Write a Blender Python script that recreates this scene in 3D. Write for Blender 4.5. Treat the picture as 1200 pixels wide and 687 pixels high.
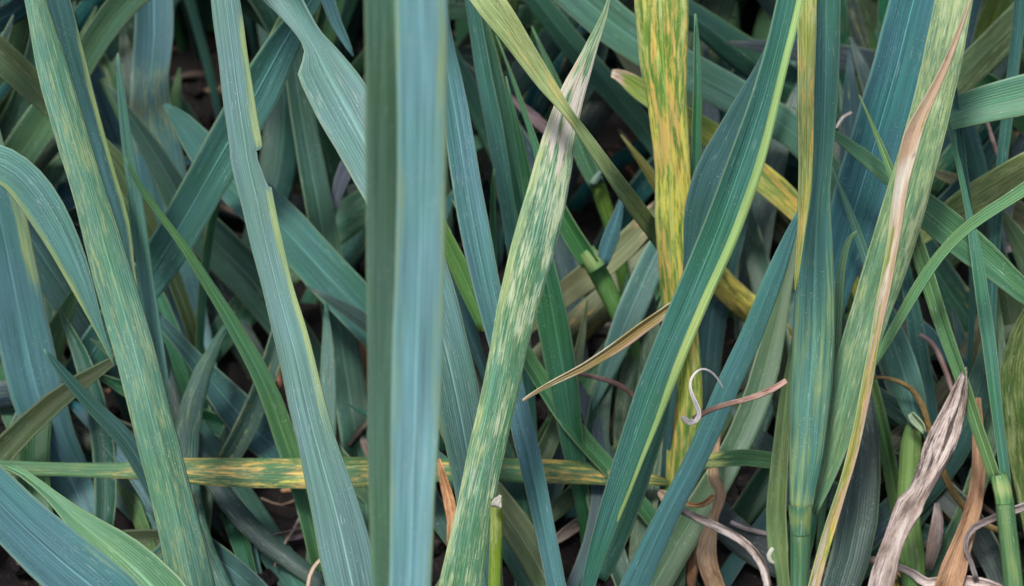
import bpy, math, random
import numpy as np
from mathutils import Vector, noise as mnoise

R = random.Random(11)
sc = bpy.context.scene
for o in list(bpy.data.objects):
    bpy.data.objects.remove(o)

# ------------------------------------------------------------------ camera
PITCH = math.radians(35)
CAM_H = 0.31
HALF = 11.0 / 42.0                       # tan of half the horizontal field of view
FPX = 600.0 / HALF                       # focal length in photograph pixels
cam = bpy.data.cameras.new('camera')
cam.sensor_width = 36.0
cam.lens = 18.0 / HALF
cam.clip_start = 0.01
cam.clip_end = 500.0
cam.dof.use_dof = True
cam.dof.focus_distance = 0.385
cam.dof.aperture_fstop = 25.0
camo = bpy.data.objects.new('camera', cam)
sc.collection.objects.link(camo)
camo.location = (0, 0, CAM_H)
camo.rotation_euler = (math.pi / 2 - PITCH, 0, 0)
sc.camera = camo
CP = np.array([0, 0, CAM_H])
CF = np.array([0, math.cos(PITCH), -math.sin(PITCH)])
CU = np.array([0, math.sin(PITCH), math.cos(PITCH)])
CR = np.array([1.0, 0, 0])

# ------------------------------------------------------------------ light
SUN_EL, SUN_AZ = math.radians(68), math.radians(215)     # azimuth clockwise from +Y
world = bpy.data.worlds.new('World')
sc.world = world
world.use_nodes = True
wn = world.node_tree
bg = wn.nodes['Background']
sky = wn.nodes.new('ShaderNodeTexSky')
sky.sky_type = 'NISHITA'
sky.sun_disc = False
sky.sun_elevation = SUN_EL
sky.sun_rotation = SUN_AZ
sky.air_density = 1.0
sky.dust_density = 4.0
sky.ozone_density = 1.0
wn.links.new(sky.outputs[0], bg.inputs[0])
bg.inputs[1].default_value = 0.07
sun = bpy.data.lights.new('sun', 'SUN')
sun.energy = 1.5
sun.angle = math.radians(10)
sun.color = (1.0, 0.97, 0.93)
suno = bpy.data.objects.new('sun', sun)
sc.collection.objects.link(suno)
sdir = Vector((math.sin(SUN_AZ) * math.cos(SUN_EL), math.cos(SUN_AZ) * math.cos(SUN_EL), math.sin(SUN_EL)))
suno.rotation_euler = sdir.to_track_quat('Z', 'Y').to_euler()
suno.location = (0, -2, 4)
sc.view_settings.view_transform = 'Standard'
sc.view_settings.look = 'None'
sc.view_settings.exposure = 1.90
sc.view_settings.gamma = 1.0
sc.cycles.max_bounces = 8
sc.cycles.diffuse_bounces = 4
sc.cycles.glossy_bounces = 3
sc.cycles.transmission_bounces = 4

# ------------------------------------------------------------------ geometry helpers
def px(x, y, d):
    """A point of the place: d centimetres in front of the camera along its axis."""
    d = d / 100.0
    return CP + d * (CF + CR * ((x - 600.0) / FPX) + CU * ((343.5 - y) / FPX))

def ground_depth(y):
    """Depth in cm at which the ground lies along picture row y."""
    dz = -math.sin(PITCH) + math.cos(PITCH) * (343.5 - y) / FPX
    return 100 * CAM_H / -dz if dz < -0.02 else 900.0

def nrm(v):
    n = np.linalg.norm(v)
    return v / n if n > 1e-12 else v

def key(v, t):
    if isinstance(v, (int, float)):
        return np.full_like(t, float(v))
    k = np.array(v, float)
    return np.interp(t, k[:, 0], k[:, 1])

def catmull(P, n):
    """P: rows of control values; n samples per span, centripetal enough for these curves. Returns values and parameter 0..1."""
    P = np.asarray(P, float)
    m = len(P)
    Q = np.vstack([2 * P[0] - P[1], P, 2 * P[-1] - P[-2]])
    out, par = [], []
    for i in range(m - 1):
        p0, p1, p2, p3 = Q[i], Q[i + 1], Q[i + 2], Q[i + 3]
        for k in range(n[i]):
            t = k / n[i]
            out.append(0.5 * (2 * p1 + (p2 - p0) * t + (2 * p0 - 5 * p1 + 4 * p2 - p3) * t * t + (3 * p1 - p0 - 3 * p2 + p3) * t ** 3))
            par.append(i + t)
    out.append(P[-1]); par.append(m - 1)
    return np.array(out), np.array(par)

def ctrl(pts, d, ends, clampg=True):
    """Control rows x,y,z,width(m),param from picture points, lengthened past the frame to a tip and down to the soil."""
    n = len(pts)
    if isinstance(d, (int, float)):
        d = (d, d)
    if len(d) == n and n != 2:
        ds = list(d)
    else:
        cum = [0.0]
        for i in range(1, n):
            cum.append(cum[-1] + math.hypot(pts[i][0] - pts[i - 1][0], pts[i][1] - pts[i - 1][1]))
        ds = [d[0] + (d[-1] - d[0]) * c / cum[-1] for c in cum]
    rows = []
    for i, (p, dd) in enumerate(zip(pts, ds)):
        if clampg:
            dd = min(dd, ground_depth(p[1]) - 0.35)
        q = px(p[0], p[1], dd)
        rows.append([q[0], q[1], q[2], p[2] * dd / 100.0 / FPX, i / (n - 1)])
    def extend(rows, mode, at):
        a, b = np.array(rows[-1][:3]), np.array(rows[-2][:3])
        T = nrm(a - b)
        w = rows[-1][3]
        par = rows[-1][4]
        if mode == 'u':
            inside = 0 < at[0] < 1200 and at[1] > 8
            for k, f in enumerate((0.8, 0.45, 0.03) if inside else (1.0, 0.97, 0.9, 0.8, 0.66, 0.48, 0.27, 0.03)):
                T = nrm(T + np.array([0, 0, -0.07]))
                a = a + T * (0.009 if inside else 0.018)
                rows.append([*a, w * f, par])
        elif mode == 'b':
            k = 0
            while a[2] > -0.004 and k < 24:
                T = nrm(T * 0.8 + np.array([0, 0, -0.28]))
                a = a + T * 0.014
                w *= 0.95
                rows.append([*a, w, par])
                k += 1
        return rows
    if ends[1] in 'ub':
        rows = extend(rows, ends[1], pts[-1])
    if ends[0] in 'ub':
        rows = extend(rows[::-1], ends[0], pts[0])[::-1]
    return rows

def frames(S):
    """Tangent, side and normal per sample; the normal looks towards the camera."""
    T = np.gradient(S[:, :3], axis=0)
    T /= np.linalg.norm(T, axis=1)[:, None] + 1e-12
    V = CP - S[:, :3]
    V /= np.linalg.norm(V, axis=1)[:, None]
    Sd = np.cross(V, T)
    # keep the side vector from flipping where the spine points at the camera
    Sd /= np.linalg.norm(Sd, axis=1)[:, None] + 1e-9
    for i in range(1, len(Sd)):
        if np.dot(Sd[i], Sd[i - 1]) < 0:
            Sd[i] = -Sd[i]
    N = np.cross(T, Sd)
    return T, Sd, N

SEED = [0]
def strip(pts, d, ends='ub', cols=12, step=0.0055, roll=0.0, fold=0.25, arch=0.15, curl=(0, 0), wave=0.0,
          rw=None, lw=None, chlor=0, dry=0, mott=0, pale=0, lime=0, edge=(0, 0), edry=(0, 0), clampg=True, jit=0.02, wob=0.0006):
    """Grid of a blade: positions (r,c,3), u/v in cm, s, and condition channels."""
    SEED[0] += 1
    seed = SEED[0]
    C = np.array(ctrl(pts, d, ends, clampg))
    spans = [max(2, int(np.linalg.norm(C[i + 1, :3] - C[i, :3]) / step)) for i in range(len(C) - 1)]
    S, _ = catmull(C, spans)
    S[:, 3] = np.maximum(S[:, 3], 0.0002)
    t = np.clip(S[:, 4], 0, 1)
    n = len(S)
    L = np.concatenate([[0], np.cumsum(np.linalg.norm(np.diff(S[:, :3], axis=0), axis=1))])
    ph = [R.uniform(0, 6.28) for _ in range(6)]
    S[:, 3] *= 1 + jit * (np.sin(L * 160 + ph[0]) + 0.6 * np.sin(L * 410 + ph[1]))
    T, Sd, N = frames(S)
    S[:, :3] += N * (wob * np.sin(L * 70 + ph[2]))[:, None]
    rl = np.radians(key(roll, t)) + 0.05 * np.sin(L * 45 + ph[3])
    c, s_ = np.cos(rl)[:, None], np.sin(rl)[:, None]
    Sd, N = Sd * c + N * s_, N * c - Sd * s_
    W = S[:, 3] / 2 / np.maximum(np.cos(rl), 0.5)
    s = np.linspace(-1, 1, cols + 1)
    fo, ar = key(fold, t), key(arch, t)
    cl, cr = key(curl[0], t), key(curl[1], t)
    th = (fo[:, None] * np.tanh(s * 5)[None] + ar[:, None] * s[None]
          + cr[:, None] * np.clip((s - 0.45) / 0.55, 0, 1)[None] - cl[:, None] * np.clip((-s - 0.45) / 0.55, 0, 1)[None])
    ds = 2.0 / cols
    mid = cols // 2
    dx, dz = np.cos(th) * ds, np.sin(th) * ds
    X = np.zeros((n, cols + 1)); Z = np.zeros((n, cols + 1))
    for k in range(mid + 1, cols + 1):
        X[:, k] = X[:, k - 1] + (dx[:, k] + dx[:, k - 1]) / 2
        Z[:, k] = Z[:, k - 1] + (dz[:, k] + dz[:, k - 1]) / 2
    for k in range(mid - 1, -1, -1):
        X[:, k] = X[:, k + 1] - (dx[:, k] + dx[:, k + 1]) / 2
        Z[:, k] = Z[:, k + 1] - (dz[:, k] + dz[:, k + 1]) / 2
    X /= np.maximum(np.cos(fo), 0.35)[:, None]
    if rw is not None:
        m = key(rw, t)[:, None]; pos = (s > 0)[None]
        X = np.where(pos, X * m, X); Z = np.where(pos, Z * m, Z)
    if lw is not None:
        m = key(lw, t)[:, None]; neg = (s < 0)[None]
        X = np.where(neg, X * m, X); Z = np.where(neg, Z * m, Z)
    if wave:
        Z = Z + wave * (s ** 2)[None] * np.sin(L * 95 + ph[4])[:, None] * np.where(s > 0, 1, 0.7)[None] * np.sin(L * 31 + ph[5] + s[None].T * 1.2).T
    P = S[:, None, :3] + Sd[:, None] * (X * W[:, None])[..., None] + N[:, None] * (Z * W[:, None])[..., None]
    Wm = W.max() * 100
    U = np.repeat((s * Wm)[None], n, 0) + seed * 3.7
    Vv = np.repeat((L * 100)[:, None], cols + 1, 1) + seed * 41.3
    ch = np.repeat(key(chlor, t)[:, None], cols + 1, 1)
    dr = np.repeat(key(dry, t)[:, None], cols + 1, 1)
    rr = np.clip((s - 0.35) / 0.4, 0, 1)[None]; ll = np.clip((-s - 0.35) / 0.4, 0, 1)[None]
    lm = np.maximum(key(edge[1], t)[:, None] * rr, key(edge[0], t)[:, None] * ll)
    lm = np.maximum(lm, key(lime, t)[:, None])
    dr = np.maximum(dr, key(edry[1], t)[:, None] * rr); dr = np.maximum(dr, key(edry[0], t)[:, None] * ll)
    mo = np.repeat(key(mott, t)[:, None], cols + 1, 1)
    pa = np.repeat(key(pale, t)[:, None], cols + 1, 1)
    return dict(P=P, U=U, V=Vv, s=np.repeat(s[None], n, 0), c=np.stack([ch, dr, mo, pa], -1), lime=lm, S=S, N=N, Sd=Sd, W=W, X=X, Z=Z, closed=False)

def tube(pts, d, ends='cb', cols=12, step=0.003, chlor=0, dry=0, mott=0, pale=0, lime=0, flat=0.9, clampg=True, jit=0.015):
    SEED[0] += 1
    seed = SEED[0]
    C = np.array(ctrl(pts, d, ends, clampg))
    spans = [max(2, int(np.linalg.norm(C[i + 1, :3] - C[i, :3]) / step)) for i in range(len(C) - 1)]
    S, _ = catmull(C, spans)
    S[:, 3] = np.maximum(S[:, 3], 0.0002)
    t = np.clip(S[:, 4], 0, 1)
    n = len(S)
    L = np.concatenate([[0], np.cumsum(np.linalg.norm(np.diff(S[:, :3], axis=0), axis=1))])
    S[:, 3] *= 1 + jit * np.sin(L * 210 + seed)
    T, Sd, N = frames(S)
    a = np.linspace(0, 2 * math.pi, cols + 1)
    W = S[:, 3] / 2
    P = S[:, None, :3] + Sd[:, None] * (np.cos(a)[None] * W[:, None])[..., None] + N[:, None] * (np.sin(a)[None] * W[:, None] * flat)[..., None]
    U = np.repeat((a / math.pi * W.max() * 160)[None], n, 0) + seed * 3.7
    Vv = np.repeat((L * 100)[:, None], cols + 1, 1) + seed * 41.3
    c = np.stack([np.repeat(key(q, t)[:, None], cols + 1, 1) for q in (chlor, dry, mott, pale)], -1)
    return dict(P=P, U=U, V=Vv, s=np.full((n, cols + 1), 0.5), c=c, lime=np.repeat(key(lime, t)[:, None], cols + 1, 1), S=S, N=N, Sd=Sd, W=W, closed=True)

def mesh_of(name, grids, org):
    """One mesh from one or several (grid, tone) pairs, vertices relative to org."""
    vs, fs, us, ss, cs, ts, ls = [], [], [], [], [], [], []
    off = 0
    for g, tone in grids:
        n, m = g['P'].shape[:2]
        vs.append((g['P'] - org).reshape(-1, 3))
        i, j = np.meshgrid(np.arange(n - 1), np.arange(m - 1), indexing='ij')
        a = (i * m + j).ravel() + off
        fs.append(np.stack([a, a + m, a + m + 1, a + 1], -1))
        us.append(np.stack([g['U'], g['V']], -1).reshape(-1, 2))
        ss.append(g['s'].ravel()); cs.append(g['c'].reshape(-1, 4))
        ls.append(g['lime'].ravel() if 'lime' in g else np.zeros(n * m))
        ts.append(np.tile(np.array([*tone, 1.0]), (n * m, 1)))
        off += n * m
    V = np.concatenate(vs); F = np.concatenate(fs); UV = np.concatenate(us)
    me = bpy.data.meshes.new(name)
    me.vertices.add(len(V)); me.vertices.foreach_set('co', V.ravel())
    me.loops.add(len(F) * 4); me.loops.foreach_set('vertex_index', F.ravel().astype(np.int32))
    me.polygons.add(len(F)); me.polygons.foreach_set('loop_start', np.arange(0, len(F) * 4, 4, dtype=np.int32))
    me.update(calc_edges=True)
    uvl = me.uv_layers.new(name='uv')
    uvl.data.foreach_set('uv', UV[F.ravel()].astype(np.float32).ravel())
    me.attributes.new('s', 'FLOAT', 'POINT').data.foreach_set('value', np.concatenate(ss).astype(np.float32))
    me.attributes.new('lime', 'FLOAT', 'POINT').data.foreach_set('value', np.concatenate(ls).astype(np.float32))
    me.attributes.new('cond', 'FLOAT_COLOR', 'POINT').data.foreach_set('color', np.concatenate(cs).astype(np.float32).ravel())
    me.attributes.new('tone', 'FLOAT_COLOR', 'POINT').data.foreach_set('color', np.concatenate(ts).astype(np.float32).ravel())
    me.polygons.foreach_set('use_smooth', np.ones(len(F), bool))
    me.validate()
    return me

def add(name, me, mat, org, parent=None, solid=0.00028):
    o = bpy.data.objects.new(name, me)
    sc.collection.objects.link(o)
    me.materials.append(mat)
    if parent is None:
        o.location = org
    else:
        o.parent = parent
    if solid:
        m = o.modifiers.new('thickness', 'SOLIDIFY')
        m.thickness = solid; m.offset = 0.0
    return o

# ------------------------------------------------------------------ materials
class NT:
    def __init__(s, name):
        s.m = bpy.data.materials.new(name); s.m.use_nodes = True
        s.t = s.m.node_tree; s.t.nodes.clear()
    def n(s, typ, **kw):
        q = s.t.nodes.new(typ)
        for k, v in kw.items():
            setattr(q, k, v)
        return q
    def l(s, a, b): s.t.links.new(a, b)
    def put(s, sock, v):
        if hasattr(v, 'is_linked') or hasattr(v, 'links'): s.l(v, sock)
        else: sock.default_value = v
    def math(s, op, a, b=0.0, clamp=False):
        q = s.n('ShaderNodeMath', operation=op, use_clamp=clamp)
        s.put(q.inputs[0], a); s.put(q.inputs[1], b)
        return q.outputs[0]
    def vec(s, x, y, z=0.0):
        q = s.n('ShaderNodeCombineXYZ')
        s.put(q.inputs[0], x); s.put(q.inputs[1], y); s.put(q.inputs[2], z)
        return q.outputs[0]
    def noise(s, v, scale=1.0, detail=2.0, rough=0.55):
        q = s.n('ShaderNodeTexNoise')
        s.l(v, q.inputs['Vector']); q.inputs['Scale'].default_value = scale
        q.inputs['Detail'].default_value = detail; q.inputs['Roughness'].default_value = rough
        return q.outputs['Fac']
    def ramp(s, v, lo, hi, a=0.0, b=1.0, smooth=True):
        q = s.n('ShaderNodeMapRange')
        q.interpolation_type = 'SMOOTHSTEP' if smooth else 'LINEAR'
        s.put(q.inputs['Value'], v); s.put(q.inputs['From Min'], lo); s.put(q.inputs['From Max'], hi)
        s.put(q.inputs['To Min'], a); s.put(q.inputs['To Max'], b)
        return q.outputs['Result']
    def mix(s, f, a, b, blend='MIX'):
        q = s.n('ShaderNodeMix', data_type='RGBA', blend_type=blend)
        s.put(q.inputs[0], f)
        for sock, v in ((q.inputs[6], a), (q.inputs[7], b)):
            if isinstance(v, tuple): sock.default_value = (*v, 1.0)
            else: s.l(v, sock)
        return q.outputs[2]

def leaf_material(name, dead=False):
    k = NT(name)
    uv = k.n('ShaderNodeUVMap', uv_map='uv')
    sp = k.n('ShaderNodeSeparateXYZ'); k.l(uv.outputs[0], sp.inputs[0])
    U, V = sp.outputs[0], sp.outputs[1]
    a_s = k.n('ShaderNodeAttribute', attribute_name='s').outputs['Fac']
    cond = k.n('ShaderNodeAttribute', attribute_name='cond')
    sc_ = k.n('ShaderNodeSeparateColor'); k.l(cond.outputs['Color'], sc_.inputs[0])
    chl, dry, mot, pal = sc_.outputs[0], sc_.outputs[1], sc_.outputs[2], cond.outputs['Alpha']
    tone = k.n('ShaderNodeAttribute', attribute_name='tone').outputs['Color']
    if not dead:
        hs = k.n('ShaderNodeHueSaturation'); hs.inputs['Hue'].default_value = 0.490
        hs.inputs['Saturation'].default_value = 1.38; k.l(tone, hs.inputs['Color']); tone = hs.outputs[0]
    vec = lambda fu, fv, z=0.0: k.vec(k.math('MULTIPLY', U, fu), k.math('MULTIPLY', V, fv), z)
    streak = k.noise(vec(11, 0.22), 1, 3, 0.6)
    fine = k.noise(vec(30, 0.5, 3.0), 1, 2, 0.5)
    blotch = k.noise(vec(1.1, 0.42, 7.0), 1, 3, 0.5)
    wander = k.math('MULTIPLY', k.noise(vec(0.9, 0.3, 5.0), 1, 1), 2.2)
    rib = k.math('SINE', k.math('ADD', k.math('MULTIPLY', U, 2 * math.pi / 0.062), wander))
    rib01 = k.math('MULTIPLY', k.ramp(rib, -0.9, 0.75), k.ramp(k.noise(vec(1.6, 0.18, 15.0), 1, 3, 0.6), 0.36, 0.64, 0.25, 1.0))
    val = k.math('ADD', k.ramp(streak, 0.3, 0.7, 0.74, 1.24, False), k.ramp(fine, 0.3, 0.7, -0.2, 0.2, False))
    val = k.math('MULTIPLY', val, k.math('ADD', k.math('MULTIPLY', rib01, 0.22), 0.87))
    g = k.n('ShaderNodeCombineColor')
    for i in range(3): k.l(val, g.inputs[i])
    if dead:
        sp1 = k.noise(vec(2.2, 0.8, 2.0), 1, 5, 0.65)
        c = k.mix(k.ramp(sp1, 0.40, 0.66, 0.0, 0.85), tone, k.mix(1.0, tone, (0.42, 0.34, 0.28), 'MULTIPLY'))
        sp2 = k.noise(vec(5.5, 0.6, 12.0), 1, 5, 0.68)
        c = k.mix(k.math('MULTIPLY', k.ramp(k.math('ADD', sp2, k.math('MULTIPLY', mot, 0.065)), 0.54, 0.64), mot), c, (0.055, 0.042, 0.036))
        c = k.mix(k.math('MULTIPLY', k.ramp(blotch, 0.48, 0.62), chl), c, (0.24, 0.23, 0.07))
        c = k.mix(1.0, c, g.outputs[0], 'MULTIPLY')
    else:
        hsv = k.n('ShaderNodeHueSaturation'); hsv.inputs['Hue'].default_value = 0.45
        hsv.inputs['Saturation'].default_value = 1.08; hsv.inputs['Value'].default_value = 0.95
        k.l(tone, hsv.inputs['Color'])
        c = k.mix(k.ramp(blotch, 0.38, 0.66, 0.0, 0.75), tone, hsv.outputs[0])
        bloom = k.noise(vec(2.4, 0.25, 9.0), 1, 3, 0.6)
        c = k.mix(k.ramp(bloom, 0.42, 0.72, 0.0, 0.34), c, k.mix(0.88, (0.10, 0.20, 0.20), k.mix(1.0, c, (1.3, 1.5, 1.6), 'MULTIPLY')))
        c = k.mix(1.0, c, g.outputs[0], 'MULTIPLY')
        # broken pale streaks between the veins
        pn = k.noise(vec(20.0, 1.5, 21.0), 1, 6, 0.72)
        env = k.ramp(k.noise(vec(2.0, 0.5, 26.0), 1, 3, 0.6), 0.3, 0.7, 0.12, -0.12, False)
        pth = k.math('SUBTRACT', k.math('ADD', 0.70, env), k.math('MULTIPLY', pal, 0.26))
        c = k.mix(k.math('MULTIPLY', k.ramp(k.math('SUBTRACT', pn, pth), -0.09, 0.10), k.ramp(pal, 0.0, 0.5, 0.0, 0.75)), c, (0.37, 0.42, 0.28))
        # yellow-green flecks of the sick leaves
        mn = k.noise(vec(15.0, 1.5, 31.0), 1, 6, 0.74)
        mth = k.math('SUBTRACT', k.math('ADD', 0.70, k.math('MULTIPLY', env, 0.6)), k.math('MULTIPLY', mot, 0.27))
        c = k.mix(k.math('MULTIPLY', k.ramp(k.math('SUBTRACT', mn, mth), -0.13, 0.13), k.ramp(mot, 0.0, 0.4, 0.0, 0.75)), c, (0.26, 0.31, 0.13))
        # yellowing with orange hearts
        cn = k.noise(vec(7.5, 0.95, 41.0), 1, 7, 0.74)
        cth = k.ramp(chl, 0.0, 1.0, 0.80, 0.26, False)
        cm = k.ramp(k.math('SUBTRACT', cn, cth), -0.07, 0.09)
        on = k.noise(vec(2.6, 0.5, 51.0), 1, 3, 0.6)
        on = k.math('ADD', on, k.ramp(chl, 0.35, 0.68, 0.26, 0.05, False))
        yel = k.mix(k.ramp(on, 0.52, 0.66), (0.44, 0.41, 0.070), (0.43, 0.29, 0.075))
        yel = k.mix(k.ramp(k.noise(vec(2.2, 0.3, 57.0), 1, 3), 0.5, 0.68), yel, (0.33, 0.38, 0.13))
        yel = k.mix(0.35, yel, k.mix(1.0, yel, g.outputs[0], 'MULTIPLY'))
        c = k.mix(k.math('MULTIPLY', cm, k.ramp(chl, 0.02, 0.25)), c, yel)
        # bleached and dry patches
        dn = k.noise(vec(4.2, 0.55, 61.0), 1, 4, 0.62)
        dth = k.ramp(dry, 0.0, 1.0, 0.80, 0.22, False)
        dm = k.ramp(k.math('SUBTRACT', dn, dth), -0.04, 0.05)
        tan = k.mix(k.ramp(k.math('ADD', k.noise(vec(3.0, 0.6, 71.0), 1, 4), k.ramp(pal, 0.2, 0.6, 0.16, -0.03, False)), 0.48, 0.68), (0.39, 0.36, 0.30), (0.30, 0.21, 0.135))
        tan = k.mix(k.math('MULTIPLY', k.ramp(k.noise(vec(5.0, 2.2, 77.0), 1, 5, 0.65), 0.56, 0.68, 0.0, 0.7), k.ramp(dry, 0.6, 0.8)), tan, (0.15, 0.085, 0.05))
        tan = k.mix(0.5, tan, k.mix(1.0, tan, g.outputs[0], 'MULTIPLY'))
        c = k.mix(k.math('MULTIPLY', dm, k.ramp(dry, 0.02, 0.2)), c, tan)
        # lime coloured margins, streaked along the veins
        lime = k.n('ShaderNodeAttribute', attribute_name='lime').outputs['Fac']
        ln = k.math('ADD', lime, k.ramp(k.noise(vec(9, 0.5, 95.0), 1, 3, 0.6), 0.3, 0.7, -0.3, 0.3, False))
        c = k.mix(k.math('MULTIPLY', k.ramp(ln, 0.25, 0.85, 0.0, 0.85), k.ramp(lime, 0.0, 0.2)), c, k.mix(k.ramp(blotch, 0.4, 0.6), (0.17, 0.24, 0.08), (0.23, 0.29, 0.11)))
        # pale thin margins
        ab = k.math('ABSOLUTE', a_s)
        c = k.mix(k.ramp(ab, 0.88, 1.0, 0.0, 0.28), c, (0.27, 0.33, 0.18))
        # scratches along the veins and a few dead spots
        scn = k.noise(vec(34, 2.6, 101.0), 1, 2, 0.5)
        scp = k.ramp(k.noise(vec(1.3, 0.6, 103.0), 1, 2), 0.46, 0.62)
        c = k.mix(k.math('MULTIPLY', k.ramp(scn, 0.63, 0.72, 0.0, 0.42), scp), c, (0.36, 0.42, 0.38))
        spn = k.noise(vec(9.0, 5.0, 105.0), 1, 3, 0.6)
        c = k.mix(k.ramp(spn, 0.71, 0.75, 0.0, 0.6), c, (0.24, 0.18, 0.09))
        # dust and wax specks
        dus = k.noise(vec(36, 22, 81.0), 1, 1, 0.5)
        patch = k.ramp(k.noise(vec(1.6, 0.9, 88.0), 1, 2), 0.45, 0.62)
        c = k.mix(k.math('MULTIPLY', k.ramp(dus, 0.66, 0.74, 0.0, 0.55), patch), c, (0.42, 0.46, 0.45))
    h = k.math('ADD', k.math('MULTIPLY', rib01, 0.6 if not dead else 0.15), k.math('MULTIPLY', streak, 0.7))
    if dead:
        h = k.math('ADD', h, k.math('MULTIPLY', k.noise(vec(6, 2.0, 91.0), 1, 4, 0.6), 3.0))
    bump = k.n('ShaderNodeBump')
    bump.inputs['Strength'].default_value = 0.5 if not dead else 0.8
    bump.inputs['Distance'].default_value = 0.00016 if not dead else 0.0005
    k.l(h, bump.inputs['Height'])
    b = k.n('ShaderNodeBsdfPrincipled')
    k.l(c, b.inputs['Base Color'])
    b.inputs['Specular IOR Level'].default_value = 0.28 if not dead else 0.2
    k.put(b.inputs['Roughness'], k.ramp(streak, 0.3, 0.7, 0.44, 0.60, False) if not dead else 0.8)
    k.l(bump.outputs[0], b.inputs['Normal'])
    tr = k.n('ShaderNodeBsdfTranslucent')
    k.l(k.mix(1.0, c, (1.15, 1.25, 0.55) if not dead else (1.0, 0.85, 0.6), 'MULTIPLY'), tr.inputs['Color'])
    k.l(bump.outputs[0], tr.inputs['Normal'])
    ms = k.n('ShaderNodeMixShader'); ms.inputs[0].default_value = 0.14
    k.l(b.outputs[0], ms.inputs[1]); k.l(tr.outputs[0], ms.inputs[2])
    out = k.n('ShaderNodeOutputMaterial'); k.l(ms.outputs[0], out.inputs[0])
    return k.m

LEAF = leaf_material('living_leaf')
DEAD = leaf_material('dead_leaf', True)

def soil_material():
    k = NT('soil')
    tc = k.n('ShaderNodeTexCoord').outputs['Object']
    a = k.noise(tc, 60, 5, 0.65)
    b_ = k.noise(tc, 420, 3, 0.6)
    c = k.mix(k.ramp(a, 0.35, 0.65), (0.005, 0.0045, 0.005), (0.013, 0.010, 0.010))
    c = k.mix(k.ramp(b_, 0.58, 0.72, 0.0, 0.6), c, (0.06, 0.045, 0.036))
    bump = k.n('ShaderNodeBump'); bump.inputs['Distance'].default_value = 0.004
    k.l(k.math('ADD', a, k.math('MULTIPLY', b_, 0.4)), bump.inputs['Height'])
    b = k.n('ShaderNodeBsdfPrincipled'); k.l(c, b.inputs['Base Color']); b.inputs['Roughness'].default_value = 0.95
    b.inputs['Specular IOR Level'].default_value = 0.15
    k.l(bump.outputs[0], b.inputs['Normal'])
    out = k.n('ShaderNodeOutputMaterial'); k.l(b.outputs[0], out.inputs[0])
    return k.m
SOIL = soil_material()

# ------------------------------------------------------------------ setting: soil
def warp(n):
    t = np.linspace(-1, 1, n)
    return np.sign(t) * (0.55 * np.abs(t) + 60 * np.abs(t) ** 9)
gx = warp(221); gy = warp(221) + 0.5
GX, GY = np.meshgrid(gx, gy, indexing='ij')
GZ = np.zeros_like(GX)
for i in range(221):
    for j in range(221):
        x, y = GX[i, j], GY[i, j]
        if abs(x) < 1 and abs(y - 0.5) < 1:
            GZ[i, j] = 0.006 * mnoise.noise((x * 22, y * 22, 0)) + 0.003 * mnoise.noise((x * 70, y * 70, 4)) - 0.003
gv = np.stack([GX, GY, GZ], -1).reshape(-1, 3)
i, j = np.meshgrid(np.arange(220), np.arange(220), indexing='ij')
a = (i * 221 + j).ravel()
gme = bpy.data.meshes.new('ground')
gme.from_pydata(gv.tolist(), [], np.stack([a, a + 221, a + 222, a + 1], -1).tolist())
gme.materials.append(SOIL)
gme.polygons.foreach_set('use_smooth', np.ones(len(gme.polygons), bool))
go = bpy.data.objects.new('ground', gme); sc.collection.objects.link(go)
go['kind'] = 'structure'
go['label'] = 'dark brown soil under the wheat leaves'

# ------------------------------------------------------------------ leaf builders
BG = (0.060, 0.118, 0.110)      # blue green
BL = (0.082, 0.135, 0.150)      # glaucous blue
GL = (0.095, 0.165, 0.155)      # pale glaucous
GR = (0.050, 0.106, 0.075)      # mid green
DK = (0.033, 0.066, 0.058)      # dark green
DB = (0.042, 0.078, 0.080)      # dark blue green
YG = (0.135, 0.190, 0.075)      # yellow green
OL = (0.075, 0.095, 0.055)      # olive
LG = (0.085, 0.160, 0.100)      # light green
TAN = (0.42, 0.32, 0.22)
GREY = (0.40, 0.35, 0.31)
BRN = (0.33, 0.19, 0.10)
GRP = 'wheat leaves crossing each other in the stand'

def meta(o, label, cat, group=None):
    o['label'] = label; o['category'] = cat
    if group: o['group'] = group

def rib_part(g, tone, org, parent, k=0.055, lift=0.00022):
    """The midrib: a low ridge along the middle of a blade."""
    S = g['S']; n = len(S)
    off = np.array([-1.0, -0.6, 0, 0.6, 1.0]); hz = np.array([-0.6, 0.5, 1.0, 0.5, -0.6])
    hw = np.clip(g['W'] * k, 0.00012, 0.0006)
    P = S[:, None, :3] + g['Sd'][:, None] * (off[None] * hw[:, None])[..., None] + g['N'][:, None] * (hz[None] * lift + lift * 0.4)[..., None]
    q = dict(P=P, U=np.repeat((off * 0.03)[None], n, 0) + SEED[0] * 3.7, V=np.repeat(g['V'][:, :1], 5, 1), s=np.zeros((n, 5)),
             c=np.repeat(g['c'][:, g['c'].shape[1] // 2][:, None], 5, 1) * np.array([1, 1, 0.6, 0.4]))
    rt = tuple(min(0.5, c * 1.55 + 0.02) for c in tone)
    return add('midrib', mesh_of('midrib', [(q, rt)], org), LEAF, org, parent, solid=0)

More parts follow.
